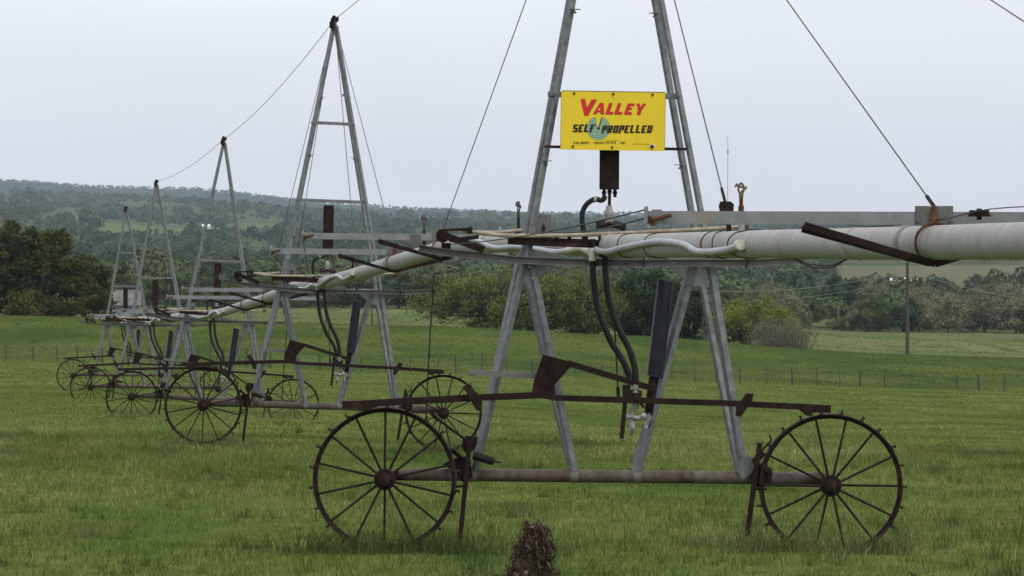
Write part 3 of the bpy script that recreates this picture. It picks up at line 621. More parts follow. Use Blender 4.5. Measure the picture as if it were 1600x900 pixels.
def make_boom(parent, d, half=1.45, slope=0.0, near=False):
    """cross boom lying over the pipe with a rusty V brace round it"""
    c = pipe_at(d); top = c + Vector((0, 0, PR + .035)); a = Vector((-1, -.1, slope)).normalized()
    q = MB(); L0 = top + a * half; L1 = top - a * half
    q.bar(L0, L1, .006, .062); q.bar(L0 + Vector((0, .02, .030)), L1 + Vector((0, .02, .030)), .045, .006); q.bar(L0 + Vector((0, .02, -.030)), L1 + Vector((0, .02, -.030)), .045, .006)
    bm_ = q.build('cross_boom', M['zinc_pale'], parent, smooth=False)
    for s in (1, -1):
        e_ = top + a * half * s
        q = MB(); q.box(e_ + Vector((0, .04, .012)), (.014, .18, .085)); q.box(e_ - a * .055 * s + Vector((0, -.0, .012)), (.09, .13, .012)); q.box(e_ - a * .05 * s + Vector((0, -.06, .0)), (.05, .02, .08)); q.build('boom_bracket', M['zinc_pale'], bm_, smooth=False)
        q = MB(); q.cyl(e_ - a * .02 * s + Vector((0, -.09, -.01)), e_ - a * .12 * s + Vector((0, -.08, .012)), .010, n=8); q.box(e_ - a * .03 * s + Vector((0, -.07, -.02)), (.03, .04, .04)); q.build('boom_bolt', M['rust_light'], bm_)
        for w_, zt in ((-.05, 0), (.30, -.02)):
            q = MB(); q.bar(top + a * .66 * s + Vector((0, w_ * .4 - .03, -.035 + zt)), c + Vector((0, w_ * .8 - .04, -PR - .02)), .012, .034); q.build('v_brace', M['rust'], bm_)
    q = MB(); q.box(top + Vector((0, -.012, .012)), (.19, .012, .10))
    for dx, dz in ((-.08, -.01), (.08, -.01)): q.cyl(top + Vector((dx, -.03, dz)), top + Vector((dx, -.01, dz)), .009, n=8)
    pl = q.build('splice_plate', M['galv_weather'], bm_, smooth=False)
    q = MB(); q.tube([c + Vector((0, -PR - .012, .02)), c + Vector((0, -PR * .7, PR * .7 + .01)), top + Vector((0, -.03, .0)), top + Vector((0, -.03, .06))], [.012, .016, .022, .014], 8); q.build('hanger_strap', M['rust_light'], bm_)
    q = MB(); n = 24; cc = c + Vector((0, -.06, 0)); ring = [cc + Vector((math.cos(2 * math.pi * k / n) * (PR + .012), 0, math.sin(2 * math.pi * k / n) * (PR + .012))) for k in range(n)]
    q.tube(ring, .008, 6, closed=True); q.build('band_clamp', M['rust_light'], bm_)
    return top, top + a * half, top - a * half
spans = [(6.0, 30.0, 'long pale steel pipe running off to the right above the near meadow', [19.6]),
         (30.0, 55.7, 'pale steel pipe sloping from the nearest tower down to the second tower', [41.0, 45.7]),
         (55.7, 82.8, 'pale steel pipe between the second and the third tower', [66.2, 71.8]),
         (82.8, 105.0, 'pale pipe between the third and the fourth tower', [92.0, 97.0]),
         (105.0, 129.0, 'farthest stretch of pale pipe, ending at the last small tower', [115.0, 119.5])]
BO = {}
for k, (d0, d1, lab, booms) in enumerate(spans):
    p0 = pipe_at(d0)
    root = empty('pipe_span', (0, 0, 0), lab, 'irrigation pipe', 'pipe spans hung between the towers')
    ds = np.arange(d0, d1 + .01, .6 if k < 2 else 1.0); ds[-1] = d1
    q = MB(); q.tube([pipe_at(x) for x in ds], PR, 32); q.build('pipe', M['galv_pipe'], root)
    for x in booms:
        BO[x] = make_boom(root, x, slope=.003 if k == 0 else .012)
    for x in ([20.05] if k == 0 else [booms[0] - 4, booms[1] + .35]): lug_flange(root, x)
    for x in ([25.55, 21.3] if k == 0 else []):
        c = pipe_at(x); t_ = (pipe_at(x + .5) - pipe_at(x - .5)).normalized(); q = MB(); q.tube([c - t_ * .02, c + t_ * .03], PR + .0035, 28); q.build('joint_band', M['rust_light'] if x > 22 else M['galv_pipe'], root)
    # wires strapped under the pipe
    def wire(pts, r=.004, nm='control_wire', closed=False, n=6):
        q = MB(); q.tube(pts, r, n, closed=closed); q.build(nm, M['black'], root)
    if k == 0:
        for off in (0, .012): wire(bez([pipe_at(23.0) + Vector((0, 0, -PR)), pipe_at(22.6) + Vector((0, 0, -PR - .03 - off)), pipe_at(22.0) + Vector((0, 0, -PR - .035 - off)), pipe_at(21.6) + Vector((0, 0, -PR))], 5))
        wire(bez([pipe_at(22.9) + Vector((0, 0, PR)), pipe_at(22.2) + Vector((0, -.02, PR + .04)), pipe_at(21.3) + Vector((0, -.02, PR + .01)), pipe_at(20.4) + Vector((0, -.02, PR + .01)), pipe_at(19.4) + Vector((0, -.05, PR + .03)), pipe_at(18.2) + Vector((0, -.05, PR + .07)), pipe_at(15) + Vector((0, 0, PR + .05))], 6), .003)
        for x, sk in ((28.9, .10), (27.6, -.06), (25.2, .18), (24.3, -.2)):
            n = 20
            wire([pipe_at(x + sk * math.cos(2 * math.pi * j / n)) + Vector((math.cos(2 * math.pi * j / n) * (PR + .005) - (.02 if math.cos(2 * math.pi * j / n) < -.5 else 0), 0, math.sin(2 * math.pi * j / n) * (PR + .005))) for j in range(n)], .004, 'wire_tie', True, 5)
    else:
        b0 = booms[0]
        wire(bez([pipe_at(b0 - 3) + Vector((0, 0, -PR)), pipe_at(b0 - 1) + Vector((0, 0, -PR - .08)), pipe_at(b0 + 1) + Vector((0, 0, -PR))], 6), .005)
        wire(bez([pipe_at(b0 + 2) + Vector((0, 0, PR)), pipe_at(b0 + 4) + Vector((0, -.02, PR + .05)), pipe_at(b0 + 6) + Vector((0, 0, PR))], 6), .005)
    if k == 0:      # cable pulley on the near boom
        t_, l_, r_ = BO[19.6]
        c = P(1530, 334, 19.5)
        q = MB(); q.cyl(c + Vector((0, 0, -.014)), c + Vector((0, 0, -.004)), .058, n=24); q.cyl(c + Vector((0, 0, -.004)), c + Vector((0, 0, .010)), .052, n=24); q.cyl(c + Vector((0, 0, .010)), c + Vector((0, 0, .018)), .050, n=24); q.cyl(c + Vector((0, 0, -.03)), c + Vector((0, 0, .026)), .013, n=10); q.build('cable_sheave', M['rust'], root)
    if k == 0:
        c = P(1133, 322, 25.0)
        q = MB(); q.prism([(-.035, -.01), (.05, -.05), (.055, .03), (.035, .05), (-.03, .05), (-.04, .02)], -.03, .03); 
        o = q.build('cable_lug', M['rust'], root); o.location = c - Vector((0, 0, .02))
        q = MB(); q.bar(P(1137, 330, 25.0), pipe_at(25.0), .03, .03); q.build('lug_post', M['rust'], root)

# small grey plastic pipes strapped to the camera side of the main pipe, and their white elbows
for k, o in enumerate(tw):
    inv = o.matrix_world.inverted(); d0 = LINE[k][1]
    for pts, fin in (([(.3, .02), (-.5, -.045), (-1.6, -.01), (-2.9, .025), (-3.9, .005), (-4.5, -.045), (-5.4, -.035), (-5.9, -.005)], True), ([(7.6, .06), (6.9, .02), (6.2, -.03), (5.4, -.045), (4.5, -.03), (3.0, -.045), (2.0, -.06), (1.3, -.045)], False)):
        q = MB(); pp = [pipe_at(d0 + t_) + Vector((-PR - .022, 0, z_)) for t_, z_ in pts]; q.tube(bez([inv @ p for p in pp], 6), .023, 12); sp_ = q.build('side_pipe', M['pvc'], o)
        q = MB()
        if fin: q.cyl(inv @ (pp[-1] + (pp[-2] - pp[-1]).normalized() * .05), inv @ (pp[-1] - (pp[-2] - pp[-1]).normalized() * .04), .033); q.build('end_cap', M['pvc_white'], sp_)
        q = MB(); e_ = inv @ (pp[0] if fin else pp[-1]); tgt = T(941, 386, -.16) if fin else T(920, 396, -.16)
        q.tube(bez([e_, e_.lerp(tgt, .55) + Vector((0, 0, .03)), tgt], 5), .026, 10); q.build('elbow', M['pvc_white'], sp_)

# ------------------------------------------------------------------ support cables
def cable(p0, p1, label, sag=0.0, r=.0048, turn=True, group='steel cables staying the towers', m='cable'):
    p0 = Vector(p0); p1 = Vector(p1); q = MB()
    n = 14 if sag else 2
    pts = [p0.lerp(p1, i / (n - 1)) - Vector((0, 0, sag * 4 * (i / (n - 1)) * (1 - i / (n - 1)))) for i in range(n)]
    q.tube(pts, r, 6); o = q.build('stay_cable', M[m])
    if turn:
        q = MB(); d = (p0 - p1).normalized(); q.cyl(p1, p1 + d * .16, max(.010, r * 1.5), n=8); q.build('turnbuckle', M['rust'], o)
    return tag(o, label, 'cable', group)
A = APEX
cable(A[0], BO[41.0][0] + Vector((0, 0, .03)), 'thin dark cable slanting down left of the yellow sign to the rusty pulley')
cable(A[0], P(1133, 316, 25.0), 'thin cable falling just right of the yellow sign to a dark lug beside the sprinkler', r=.0045)
cable(A[0], BO[19.6][0] + Vector((0, -.01, .06)), 'long slanting cable crossing the upper right sky to the boom plate', r=.0042)
cable(A[0] + Vector((0, 0, .03)), pipe_at(14.0) + Vector((0, 0, .1)), 'cable clipping the top right corner of the sky', turn=False, r=.0032)
cable(A[1], BO[45.7][0] + Vector((0, 0, .03)), 'fine cable from the second tower down to the pipe on its right')
cable(A[1], A[0], 'cable rising from the second peak to the top edge of the sky', sag=.08, turn=False)
cable(A[2], A[1], 'sagging cable from the third tower peak up to the second', sag=.15, turn=False)
cable(A[3], A[2], 'sagging cable from the fourth tower peak up to the third', sag=.14, turn=False)
cable(A[1], BO[66.2][0], 'dark cable inside the second tower running down behind its left leg')
cable(A[1], pipe_at(50.5) + Vector((0, 0, .1)), 'thin cable inside the second tower beside its right leg')
cable(A[1], pipe_at(61) + Vector((0, 0, .1)), 'cable down the middle left of the second tower')
cable(A[2], BO[71.8][0], 'cable inside the third tower falling towards the front pipe')
cable(A[2], BO[92.0][0], 'cable inside the third tower falling to the pipe behind')
cable(A[3], BO[97.0][0], 'cable on the right inside of the fourth tower')
cable(A[3], BO[115.0][0], 'cable on the left inside of the fourth tower')
cable(A[3], pipe_at(101), 'middle cable inside the fourth tower')
cable(A[4], BO[119.5][0], 'cable inside the farthest tower')
cable(A[4], pipe_at(125), 'short steep cable inside the farthest tower')
# low wires tying the boom ends across each tower
def low(p0, p1, label, sag=.03): cable(p0, p1, label, sag=sag, r=.0042, turn=False, group='low wires tying the boom ends', m='black')
b19, b41, b45, b66, b71 = BO[19.6], BO[41.0], BO[45.7], BO[66.2], BO[71.8]
low(b19[1] + Vector((0, 0, .04)), tw[0].matrix_world @ T(700, 384, -.05), 'dark wire from the near boom end running left above the pale rod')
low(b19[1], pipe_at(33) + Vector((0, 0, .1)), 'lower dark wire from the near boom end to the first tower')
low(b45[1], b66[1], 'wire between boom ends passing the left leg of the second tower')
low(b45[1], b66[2], 'crossing wire between boom ends at the second tower')
low(b71[1], BO[92.0][1], 'wire between boom ends passing the third tower')
low(b41[1] + Vector((0, 0, 0)), pipe_at(58) + Vector((0, 0, .15)), 'wire from the upper boom end down to the second tower')

# ------------------------------------------------------------------ sprinklers
def sprinkler(base, label, h=.20, rot=0, m='brass'):
    o = empty('sprinkler', base, label, 'sprinkler', 'sprinkler heads on the pipe', rot=(0, 0, rot))
    q = MB(); q.tube([(0, 0, -.02), (0, 0, 0), (0, 0, .01), (0, 0, .012), (0, 0, .05), (0, 0, .052), (0, 0, h * .55)], [.034, .034, .026, .019, .018, .013, .012], 10); q.cyl((0, 0, .03), (0, 0, .042), .019, n=6); q.build('stem', M['rust_light' if m == 'brass' else 'rust'], o)
    q = MB(); q.tube([(0, 0, h * .5), (0, 0, h * .62), (0, 0, h * .72)], [.012, .016, .010], 8); q.tube(bez([(0, 0, h * .62), (-.016, 0, h * .76), (-.014, 0, h * .93), (-.003, 0, h), ]), .007, 6); q.tube(bez([(0, 0, h * .62), (.016, 0, h * .76), (.014, 0, h * .93), (.003, 0, h)]), .007, 6); q.cyl((0, 0, h * .97), (0, 0, h * 1.03), .011, n=8); q.build('frame', M[m], o)
    q = MB(); q.bar((-.034, 0, h * .95), (.034, 0, h * .82), .014, .014); q.bar((-.038, 0, h * .88), (-.026, 0, h * 1.0), .018, .012); q.cyl((.0, 0, h * .7), (.035, 0, h * .9), .007, n=8); q.build('arm', M[m], o)
    return o
def on_pipe(d): return pipe_at(d) + Vector((0, 0, PR))
sprinkler(P(1158, 334, 24.6), 'pale brass sprinkler head standing clear of the near boom against the sky', .19)
q = MB(); q.cyl(P(1158, 336, 24.6), pipe_at(24.6), .02); o = q.build('riser', M['galv_pipe']); tag(o, 'short pale riser between the near pipe and its sprinkler', 'riser')
sprinkler(on_pipe(35.0), 'dark sprinkler just left of the nearest tower leg', .28, 1, 'cable')
sprinkler(on_pipe(42.6), 'dark sprinkler standing on the pipe left of the rusty pulley', .33, .3, 'cable')
sprinkler(on_pipe(51.0), 'small rusty sprinkler on the pipe right of the second tower', .22, .8, 'cable')
sprinkler(on_pipe(62), 'small sprinkler on the pipe behind the second tower', .25, .2, 'cable')
sprinkler(on_pipe(78), 'tiny sprinkler just in front of the third tower', .25, .2, 'cable')
sprinkler(on_pipe(90), 'tiny sprinkler on the pipe behind the third tower', .25, .2, 'cable')

# ------------------------------------------------------------------ the yellow sign
sg = empty('sign_board', tw[0].matrix_world @ T(952, 236, -.135), 'yellow enamel sign with red and black lettering bolted across the nearest tower', 'sign')
sg.rotation_euler = (0, R_(.9), 0)
SW, SH = 162 / S, 91 / S
def rr(w_, h_, r, n=5):
    o = []
    for cx, cy, a0 in ((w_ / 2 - r, h_ - r, 0), (-w_ / 2 + r, h_ - r, 90), (-w_ / 2 + r, r, 180), (w_ / 2 - r, r, 270)):
        o += [(cx + r * math.cos(R_(a0 + 90 * k / n)), cy + r * math.sin(R_(a0 + 90 * k / n))) for k in range(n + 1)]
    return o
q = MB(); q.prism(rr(SW + .004, SH + .004, .014), .0005, .003); q.build('edge_trim', M['ink'], sg, smooth=False)
q = MB(); q.prism(rr(SW - .002, SH - .002, .012), -.003, .0); panel = q.build('panel', M['yellow'], sg, smooth=False)
ZU = SH / 690.0                     # zoomed photo units: panel 690 tall, 1230 wide, origin top left at (112,97)
def su(x, y): return ((x - 727) * SW / 1228, SH - (y - 97 - (x - 112) * .018) * ZU)
def text(s, x, y, hgt, wid, m, name, bold=0.0, shear=.28, depth=-.0042, parent=panel, off=(0, 0)):
    cu = bpy.data.curves.new('lettering', 'FONT'); cu.body = s; cu.shear = shear; cu.offset = bold; cu.size = 1; cu.fill_mode = 'FRONT'
    ob = bpy.data.objects.new('lettering_curve', cu); C.objects.link(ob)
    me = bpy.data.meshes.new_from_object(ob.evaluated_get(bpy.context.evaluated_depsgraph_get()))
    bpy.data.objects.remove(ob); bpy.data.curves.remove(cu)
    v = np.zeros(len(me.vertices) * 3, np.float32); me.vertices.foreach_get('co', v); v = v.reshape(-1, 3)
    mn = v.min(0); mxx = v.max(0)
    x0, z0 = su(x, y); W_ = wid * SW / 1228; H_ = hgt * ZU
    nv = np.stack([x0 + (v[:, 0] - mn[0]) / (mxx[0] - mn[0]) * W_ + off[0], np.full(len(v), depth), z0 + (v[:, 1] - mn[1]) / (mxx[1] - mn[1]) * H_ + off[1]], -1)
    nv[:, 2] -= (nv[:, 0] - x0) * .018 * 0
    me.vertices.foreach_set('co', nv.astype(np.float32).ravel()); me.materials.clear(); me.materials.append(M[m]); me.name = name
    return link_mesh(name, me, parent)
def glyphs(strokes, name, m, depth, off=(0, 0), grow=0):
    q = MB()
    for pl in strokes:
        cx = sum(p[0] for p in pl) / len(pl); cy = sum(p[1] for p in pl) / len(pl)
        pts = [su(x, y) for x, y in pl]; n = len(pts)
        q.add([(x + off[0], depth, z + off[1]) for x, z in pts], [tuple(range(n))])
    o = q.build(name, M[m], panel, smooth=False); return o
# VALLEY drawn letter by letter (photo-zoom coordinates)
VAL = [
 [(338, 192), (392, 192), (412, 300), (470, 198), (528, 198), (425, 388), (386, 388)],                              # V
 [(486, 370), (570, 238), (608, 238), (616, 372), (578, 372), (574, 345), (540, 345), (524, 370)],                  # A
 [(633, 370), (678, 240), (714, 240), (680, 342), (726, 342), (716, 374)],                                          # L
 [(736, 372), (782, 242), (818, 242), (784, 344), (832, 344), (822, 376)],                                          # L
 [(852, 376), (898, 246), (974, 246), (966, 274), (922, 274), (914, 296), (946, 296), (938, 320), (906, 320), (896, 348), (946, 348), (938, 378)],   # E
 [(996, 248), (1034, 248), (1046, 296), (1076, 248), (1110, 248), (1056, 326), (1040, 380), (1002, 380), (1020, 322)]]                             # Y
glyphs(VAL, 'lettering_shadow', 'brown_ink', -.0040, (.0034, -.0032))
glyphs(VAL, 'lettering', 'red', -.0048)
q = MB(); q.add([(x, -.0054, z) for x, z in (su(548, 326), su(560, 300), su(572, 300), su(572, 326))], [(0, 1, 2, 3)]); q.build('letter_counter', M['yellow'], panel, smooth=False)
# round emblem: pale green disc with teal rings, open wedge at the top
ex, ez = su(556, 538); ER = 137 * ZU
def sector(r0, r1, a0, a1, y, name, m, n=40):
    q = MB(); vs = []
    for i in range(n + 1):
        t_ = R_(a0 + (a1 - a0) * i / n); vs += [(ex + r0 * math.cos(t_), y, ez + r0 * math.sin(t_)), (ex + r1 * math.cos(t_), y, ez + r1 * math.sin(t_))]
    q.add(vs, [(2 * i, 2 * i + 1, 2 * i + 3, 2 * i + 2) for i in range(n)]); return q.build(name, M[m], panel, smooth=False)
a0_, a1_ = 105, 105 + 330
sector(.0001, ER, a0_, a1_, -.0036, 'emblem_disc', 'mint')
for k in range(6): sector(ER * (1 - k * .165) - ER * .075, ER * (1 - k * .165), a0_, a1_, -.0041, 'emblem_ring', 'teal')
sector(.0001, ER * .10, 0, 360, -.0060, 'emblem_dot', 'ink')
q = MB(); t_ = R_(75); dv = (math.cos(t_), math.sin(t_)); nvv = (math.sin(t_), -math.cos(t_))
def ep(r, s): return (ex + dv[0] * r * ER + nvv[0] * s * ER, -.0046, ez + dv[1] * r * ER + nvv[1] * s * ER)
for k in range(8):
    r0 = .14 + k * .105; q.add([ep(r0, 0), ep(r0 + .10, 0), ep(r0 + .07, .075), ep(r0 + .01, .075)], [(0, 1, 2, 3)])
q.add([ep(.1, -.02), ep(.98, -.02), ep(.98, .02), ep(.1, .02)], [(0, 1, 2, 3)]); q.build('emblem_ray', M['ink'], panel, smooth=False)
FONT = {'S': [[(1, .93), (0, .93), (0, .52), (1, .48), (1, .07), (0, .07)]], 'E': [[(1, .93), (0, .93), (0, .07), (1, .07)], [(0, .5), (.85, .5)]], 'L': [[(0, 1), (0, .07), (1, .07)]],
 'F': [[(1, .93), (0, .93), (0, 0)], [(0, .5), (.85, .5)]], 'P': [[(0, 0), (0, .93), (1, .93), (1, .47), (0, .47)]], 'R': [[(0, 0), (0, .93), (1, .93), (1, .5), (0, .5)], [(.55, .5), (1, 0)]],
 'O': [[(0, .07), (0, .93), (1, .93), (1, .07), (0, .07)]], 'D': [[(0, .07), (0, .93), (.8, .93), (1, .78), (1, .22), (.8, .07), (0, .07)]], 'V': [[(0, 1), (.4, 0), (1, 1)]], 'A': [[(0, 0), (.5, 1), (1, 0)], [(.2, .35), (.8, .35)]],
 'M': [[(0, 0), (0, 1), (.5, .3), (1, 1), (1, 0)]], 'N': [[(0, 0), (0, 1), (1, 0), (1, 1)]], 'T': [[(0, .93), (1, .93)], [(.5, .93), (.5, 0)]], 'I': [[(.5, 0), (.5, 1)]], 'U': [[(0, 1), (0, .07), (1, .07), (1, 1)]], 'C': [[(1, .93), (0, .93), (0, .07), (1, .07)]], '.': [[(0, .05), (.15, .05)]]}
def block(s, x, y, hgt, wid, m, th, gap=.42, shear=.22, name='lettering'):
    q = MB(); n = len(s); cw = wid / (n + gap * (n - 1)); k = 0
    for i, ch in enumerate(s):
        if ch == ' ': continue
        x0 = x + i * cw * (1 + gap); iw = cw - th * .55
        for pl in FONT[ch]:
            pts = [(x0 + th * .3 + u * iw + shear * v * hgt, y - v * hgt) for u, v in pl]
            for (ax, ay), (bx, by) in zip(pts, pts[1:]):
                L_ = math.hypot(bx - ax, by - ay); dx, dy = (bx - ax) / L_, (by - ay) / L_; e_ = th * .32 if len(pl) > 2 else 0; h_ = th * (.5 if abs(dy) > .4 else .38)
                c4 = [(ax - dx * e_ - dy * h_, ay - dy * e_ + dx * h_), (bx + dx * e_ - dy * h_, by + dy * e_ + dx * h_), (bx + dx * e_ + dy * h_, by + dy * e_ - dx * h_), (ax - dx * e_ + dy * h_, ay - dy * e_ - dx * h_)]
                k += 1; q.add([(p[0], -.0052 - .00004 * (k % 6), p[1]) for p in (su(*c) for c in c4)], [(0, 1, 2, 3)])
    return q.build(name, M[m], panel, smooth=False)
block('SELF', 252, 580, 84, 250, 'ink', 26)
block('PROPELLED', 596, 592, 84, 580, 'ink', 26)
block('VALMONT INDUSTRIES INC.', 264, 723, 28, 640, 'ink', 5.5, gap=.5)
text('MANUFACTURED BY', 640, 689, 10, 162, 'brown_ink', 'lettering', .0, .2, -.0052)
text('PATENT NO. 2604359', 958, 732, 12, 220, 'brown_ink', 'lettering', .0, .2, -.0052)
for x, y in ((264, 126), (726, 134), (1187, 143), (260, 752), (722, 763), (1192, 757)):
    sx0, sz0 = su(x, y); q = MB(); q.cyl((sx0, -.012, sz0), (sx0, -.003, sz0), .009 if x != 1192 else .015, n=8); q.build('bolt', M['rust'], sg)
M['stain'] = mat('rust_stained_enamel', (.50, .36, .04), (.62, .45, .04), 60, .5)
for x, y, l_, w_ in ((726, 140, 70, 9), (1187, 148, 60, 8), (264, 130, 26, 5)):
    pts = [su(x - w_, y), su(x + w_, y), su(x + w_ * .6, y + l_ * .6), su(x + 1, y + l_), su(x - w_ * .7, y + l_ * .5)]; q = MB(); q.add([(a_, -.0034, b_) for a_, b_ in pts], [(0, 1, 2, 3, 4)]); q.build('rust_streak', M['stain'], panel, smooth=False)
sx0, sz0 = su(1196, 752); q = MB(); q.cyl((sx0, -.0055, sz0), (sx0, -.0035, sz0), .020, n=16); q.build('chipped_patch', M['white_wall'], sg)
q = MB(); q.bar((-.52, .02, .02), (.57, .02, .017), .02, .022); q.build('mounting_bar', M['rust'], sg)

# ------------------------------------------------------------------ fence on the far side of the meadow
fr = empty('wire_fence', on_ground(700, 250), 'low wire fence of thin grey posts along the foot of the grassy rise', 'fence')
posts = []
x = -60; k = 0
while x < 1680:
    d = 250 + 1.5 * math.sin(x * .01); p = on_ground(x + random.uniform(-5, 5), d, .1)
    h = random.uniform(.95, 1.25); lean_ = random.uniform(-.07, .07); r = random.choice([.035, .05, .065, .03])
    q = MB(); q.tube([(0, 0, 0), (lean_ * .5, 0, h * .5), (lean_ * 1.1, 0, h + .1)], [r, r * .9, r * .8], 7); o = q.build('fence_post', M['pole'], fr)
    o.location = p - fr.location; posts.append(p + Vector((lean_, 0, h))); x += 37; k += 1
for hh in (.05, .35, .65):
    q = MB(); q.tube([p - Vector((0, 0, hh)) for p in posts], .008, 4); o = q.build('fence_wire', M['galv_weather'], fr); o.location = -fr.location

# ------------------------------------------------------------------ utility poles and wires
def pole(px, d, ytop, label, r=.14, arm=True, grp='wooden poles beyond the meadow'):
    b_ = on_ground(px, d, .3); H = P(px, ytop, d).z - b_.z
    o = empty('utility_pole' if arm else 'wooden_post', b_, label, 'pole', grp)
    q = MB(); q.tube([(0, 0, 0), (0, 0, H * .5), (0, 0, H)], [r, r * .87, r * .72], 12); q.build('shaft', M['pole'], o)
    if arm:
        q = MB(); q.bar((-.12, -.16, H - 2.0), (.95, -.16, H - 1.75), .09, .09); q.build('cross_arm', M['pole'], o)
        for xx in (.35, .9): q = MB(); q.cyl((xx, -.16, H - 1.85 + xx * .2), (xx, -.16, H - 1.6 + xx * .2), .05, n=8); q.build('insulator', M['pvc_white'], o)
    return b_ + Vector((0, 0, H))
ptop = pole(1418, 372, 410, 'tall weathered wooden pole standing at the edge of the right hand field', .19)
pole(1098, 385, 494, 'short dark pole beside the yellow green bush', .09, False)
pole(509.5, 470, 479, 'thin post in the low green field behind the second tower', .10, False)
pole(581, 400, 482, 'brown post left of the big oak', .10, False)
for (pt, en, lb) in (((1418, 424), (940, 428), 'upper pale power line sagging left from the tall pole'), ((1418, 436), (940, 447), 'lower pale power line sagging left from the tall pole'), ((1418, 424), (1900, 470), 'pale power line leaving the tall pole to the right')):
    a_ = P(pt[0], pt[1], 372); b_ = P(en[0], en[1], 470)
    o = cable(a_, b_, lb, sag=2.0, r=.022, turn=False, group='power lines across the valley', m='silver')

# distant radio mast
mb = on_ground(1137, 5200); o = empty('radio_mast', mb, 'hair thin radio mast on the far skyline', 'radio mast')
H = P(1137, 212, 5200).z - mb.z; q = MB(); q.tube([(0, 0, 0), (0, 0, H)], [.45, .3], 4); q.build('lattice_shaft', M['galv_weather'], o)
q = MB(); q.cyl((0, 0, H * .80), (0, 0, H * .84), 1.0, n=8); q.build('antenna', M['galv_weather'], o)

# ------------------------------------------------------------------ farm buildings
def house(px, d, wpx, hpx, label, wall='white_wall', roof='tin', rot=0, kind='farm_building', dep=8, open_=True, up=0.0):
    m_per = d / F; W_ = wpx * m_per; H_ = hpx * m_per
    o = empty(kind, on_ground(px, d, .2), label, 'building', 'small buildings across the valley', rot=(0, 0, rot)); o.location.z += up
    hw = H_ * .6; q = MB()
    q.add([(-W_/2, -dep/2, 0), (W_/2, -dep/2, 0), (W_/2, dep/2, 0), (-W_/2, dep/2, 0), (-W_/2, -dep/2, hw), (W_/2, -dep/2, hw), (W_/2, dep/2, hw), (-W_/2, dep/2, hw), (-W_/2, 0, H_), (W_/2, 0, H_)],
          [(0, 1, 5, 4), (2, 3, 7, 6), (1, 2, 6, 9, 5), (3, 0, 4, 8, 7), (0, 3, 2, 1)]); q.build('wall', M[wall], o, smooth=False)
    q = MB(); e_ = .35
    for s in (-1, 1): q.add([(-W_/2 - e_, s * (dep/2 + e_), hw - .1), (W_/2 + e_, s * (dep/2 + e_), hw - .1), (W_/2 + e_, 0, H_ + .12), (-W_/2 - e_, 0, H_ + .12), (-W_/2 - e_, s * (dep/2 + e_), hw - .25), (W_/2 + e_, s * (dep/2 + e_), hw - .25), (W_/2 + e_, 0, H_ - .03), (-W_/2 - e_, 0, H_ - .03)],
          [(0, 1, 2, 3), (4, 5, 6, 7), (0, 1, 5, 4), (1, 2, 6, 5), (0, 3, 7, 4)])
    q.build('roof', M[roof], o, smooth=False)
    if open_:
        n = max(1, int(W_ / 5))
        for k in range(n):
            x = -W_/2 + W_ * (k + .5) / n; q = MB(); q.box((x, -dep/2 - .02, hw * .5), (min(1.6, W_ * .2), .06, hw * .55)); q.build('window', M['dark'], o, smooth=False)
    return o
house(195, 500, 40, 50, 'blue grey shed with pitched roof behind the farthest tower', 'blue_wall', 'roof', .15, 'shed', 5, open_=False)
house(329, 3350, 26, 8, 'white farmhouse low on the left hillside', rot=.1, dep=12)
house(272, 3450, 11, 4, 'tiny pale roof left of the white farmhouse', wall='blue_wall', roof='galv_weather', rot=-.1, dep=7)
house(60, 3800, 12, 4, 'small pale roof on the far left hill', dep=9)
house(662, 5100, 14, 5, 'small white house on the distant ridge left of the nearest tower', dep=12)
house(775, 4200, 16, 5, 'low white building in the haze beyond the left leg of the nearest tower', dep=12)
house(845, 5100, 8, 6, 'white speck of a house on the ridge by the terminal box', dep=10)
house(1403, 1500, 26, 6, 'long white barn just under the rusty brace of the pipe', dep=9)
house(1388, 1290, 14, 6, 'small pink roofed house left of the tall pole', roof='tin', dep=7)
house(1428, 1290, 22, 6, 'cluster house with pale roof right of the tall pole', roof='tin', dep=7)
house(1592, 1010, 26, 11, 'white roofed barn at the right edge among trees', dep=10)
house(1300, 3900, 16, 4, 'pale building in the distance above the pipe', dep=10)

# ------------------------------------------------------------------ trees
def leaf_cloud(cent, rad, n, size, seed, flat=.75, tint_rng=(.15, .85)):
    """n small quads spread through clumps at cent; returns verts (n*4,3) and per-vertex tint"""
    r = np.random.default_rng(seed); m = len(cent); k = r.integers(0, m, n)
    dv = r.normal(size=(n, 3)); dv /= np.linalg.norm(dv, axis=1)[:, None]; rr_ = rad[k] * np.minimum(np.abs(r.normal(0, .68, n)) + .12, 1.7)
    p = cent[k] + dv * rr_[:, None] * np.array([1, 1, flat])
    nrm = dv * .6 + r.normal(size=(n, 3)) * .7 + np.array([0, 0, .35]); nrm /= np.linalg.norm(nrm, axis=1)[:, None]
    a = np.cross(nrm, r.normal(size=(n, 3))); a /= np.linalg.norm(a, axis=1)[:, None]; b = np.cross(nrm, a)
    s = (size * (.55 + .9 * r.random(n)))[:, None] * .5
    V = np.stack([p - a * s - b * s * .6, p + a * s * .9 - b * s * .7, p + a * s * .8 + b * s, p - a * s * .7 + b * s * .8], 1).reshape(-1, 3)
    ct = r.uniform(*tint_rng, m); t_ = np.clip(ct[k] + r.normal(0, .13, n), 0, 1)
    return V, np.repeat(t_, 4)
def crown_obj(name, V, t_, m, parent):
    f = np.arange(len(V)).reshape(-1, 4); me = np_mesh(name, V, f, 4)
    at = me.attributes.new('tint', 'FLOAT', 'POINT'); at.data.foreach_set('value', t_.astype(np.float32)); me.materials.append(m)
    return link_mesh(name, me, parent)
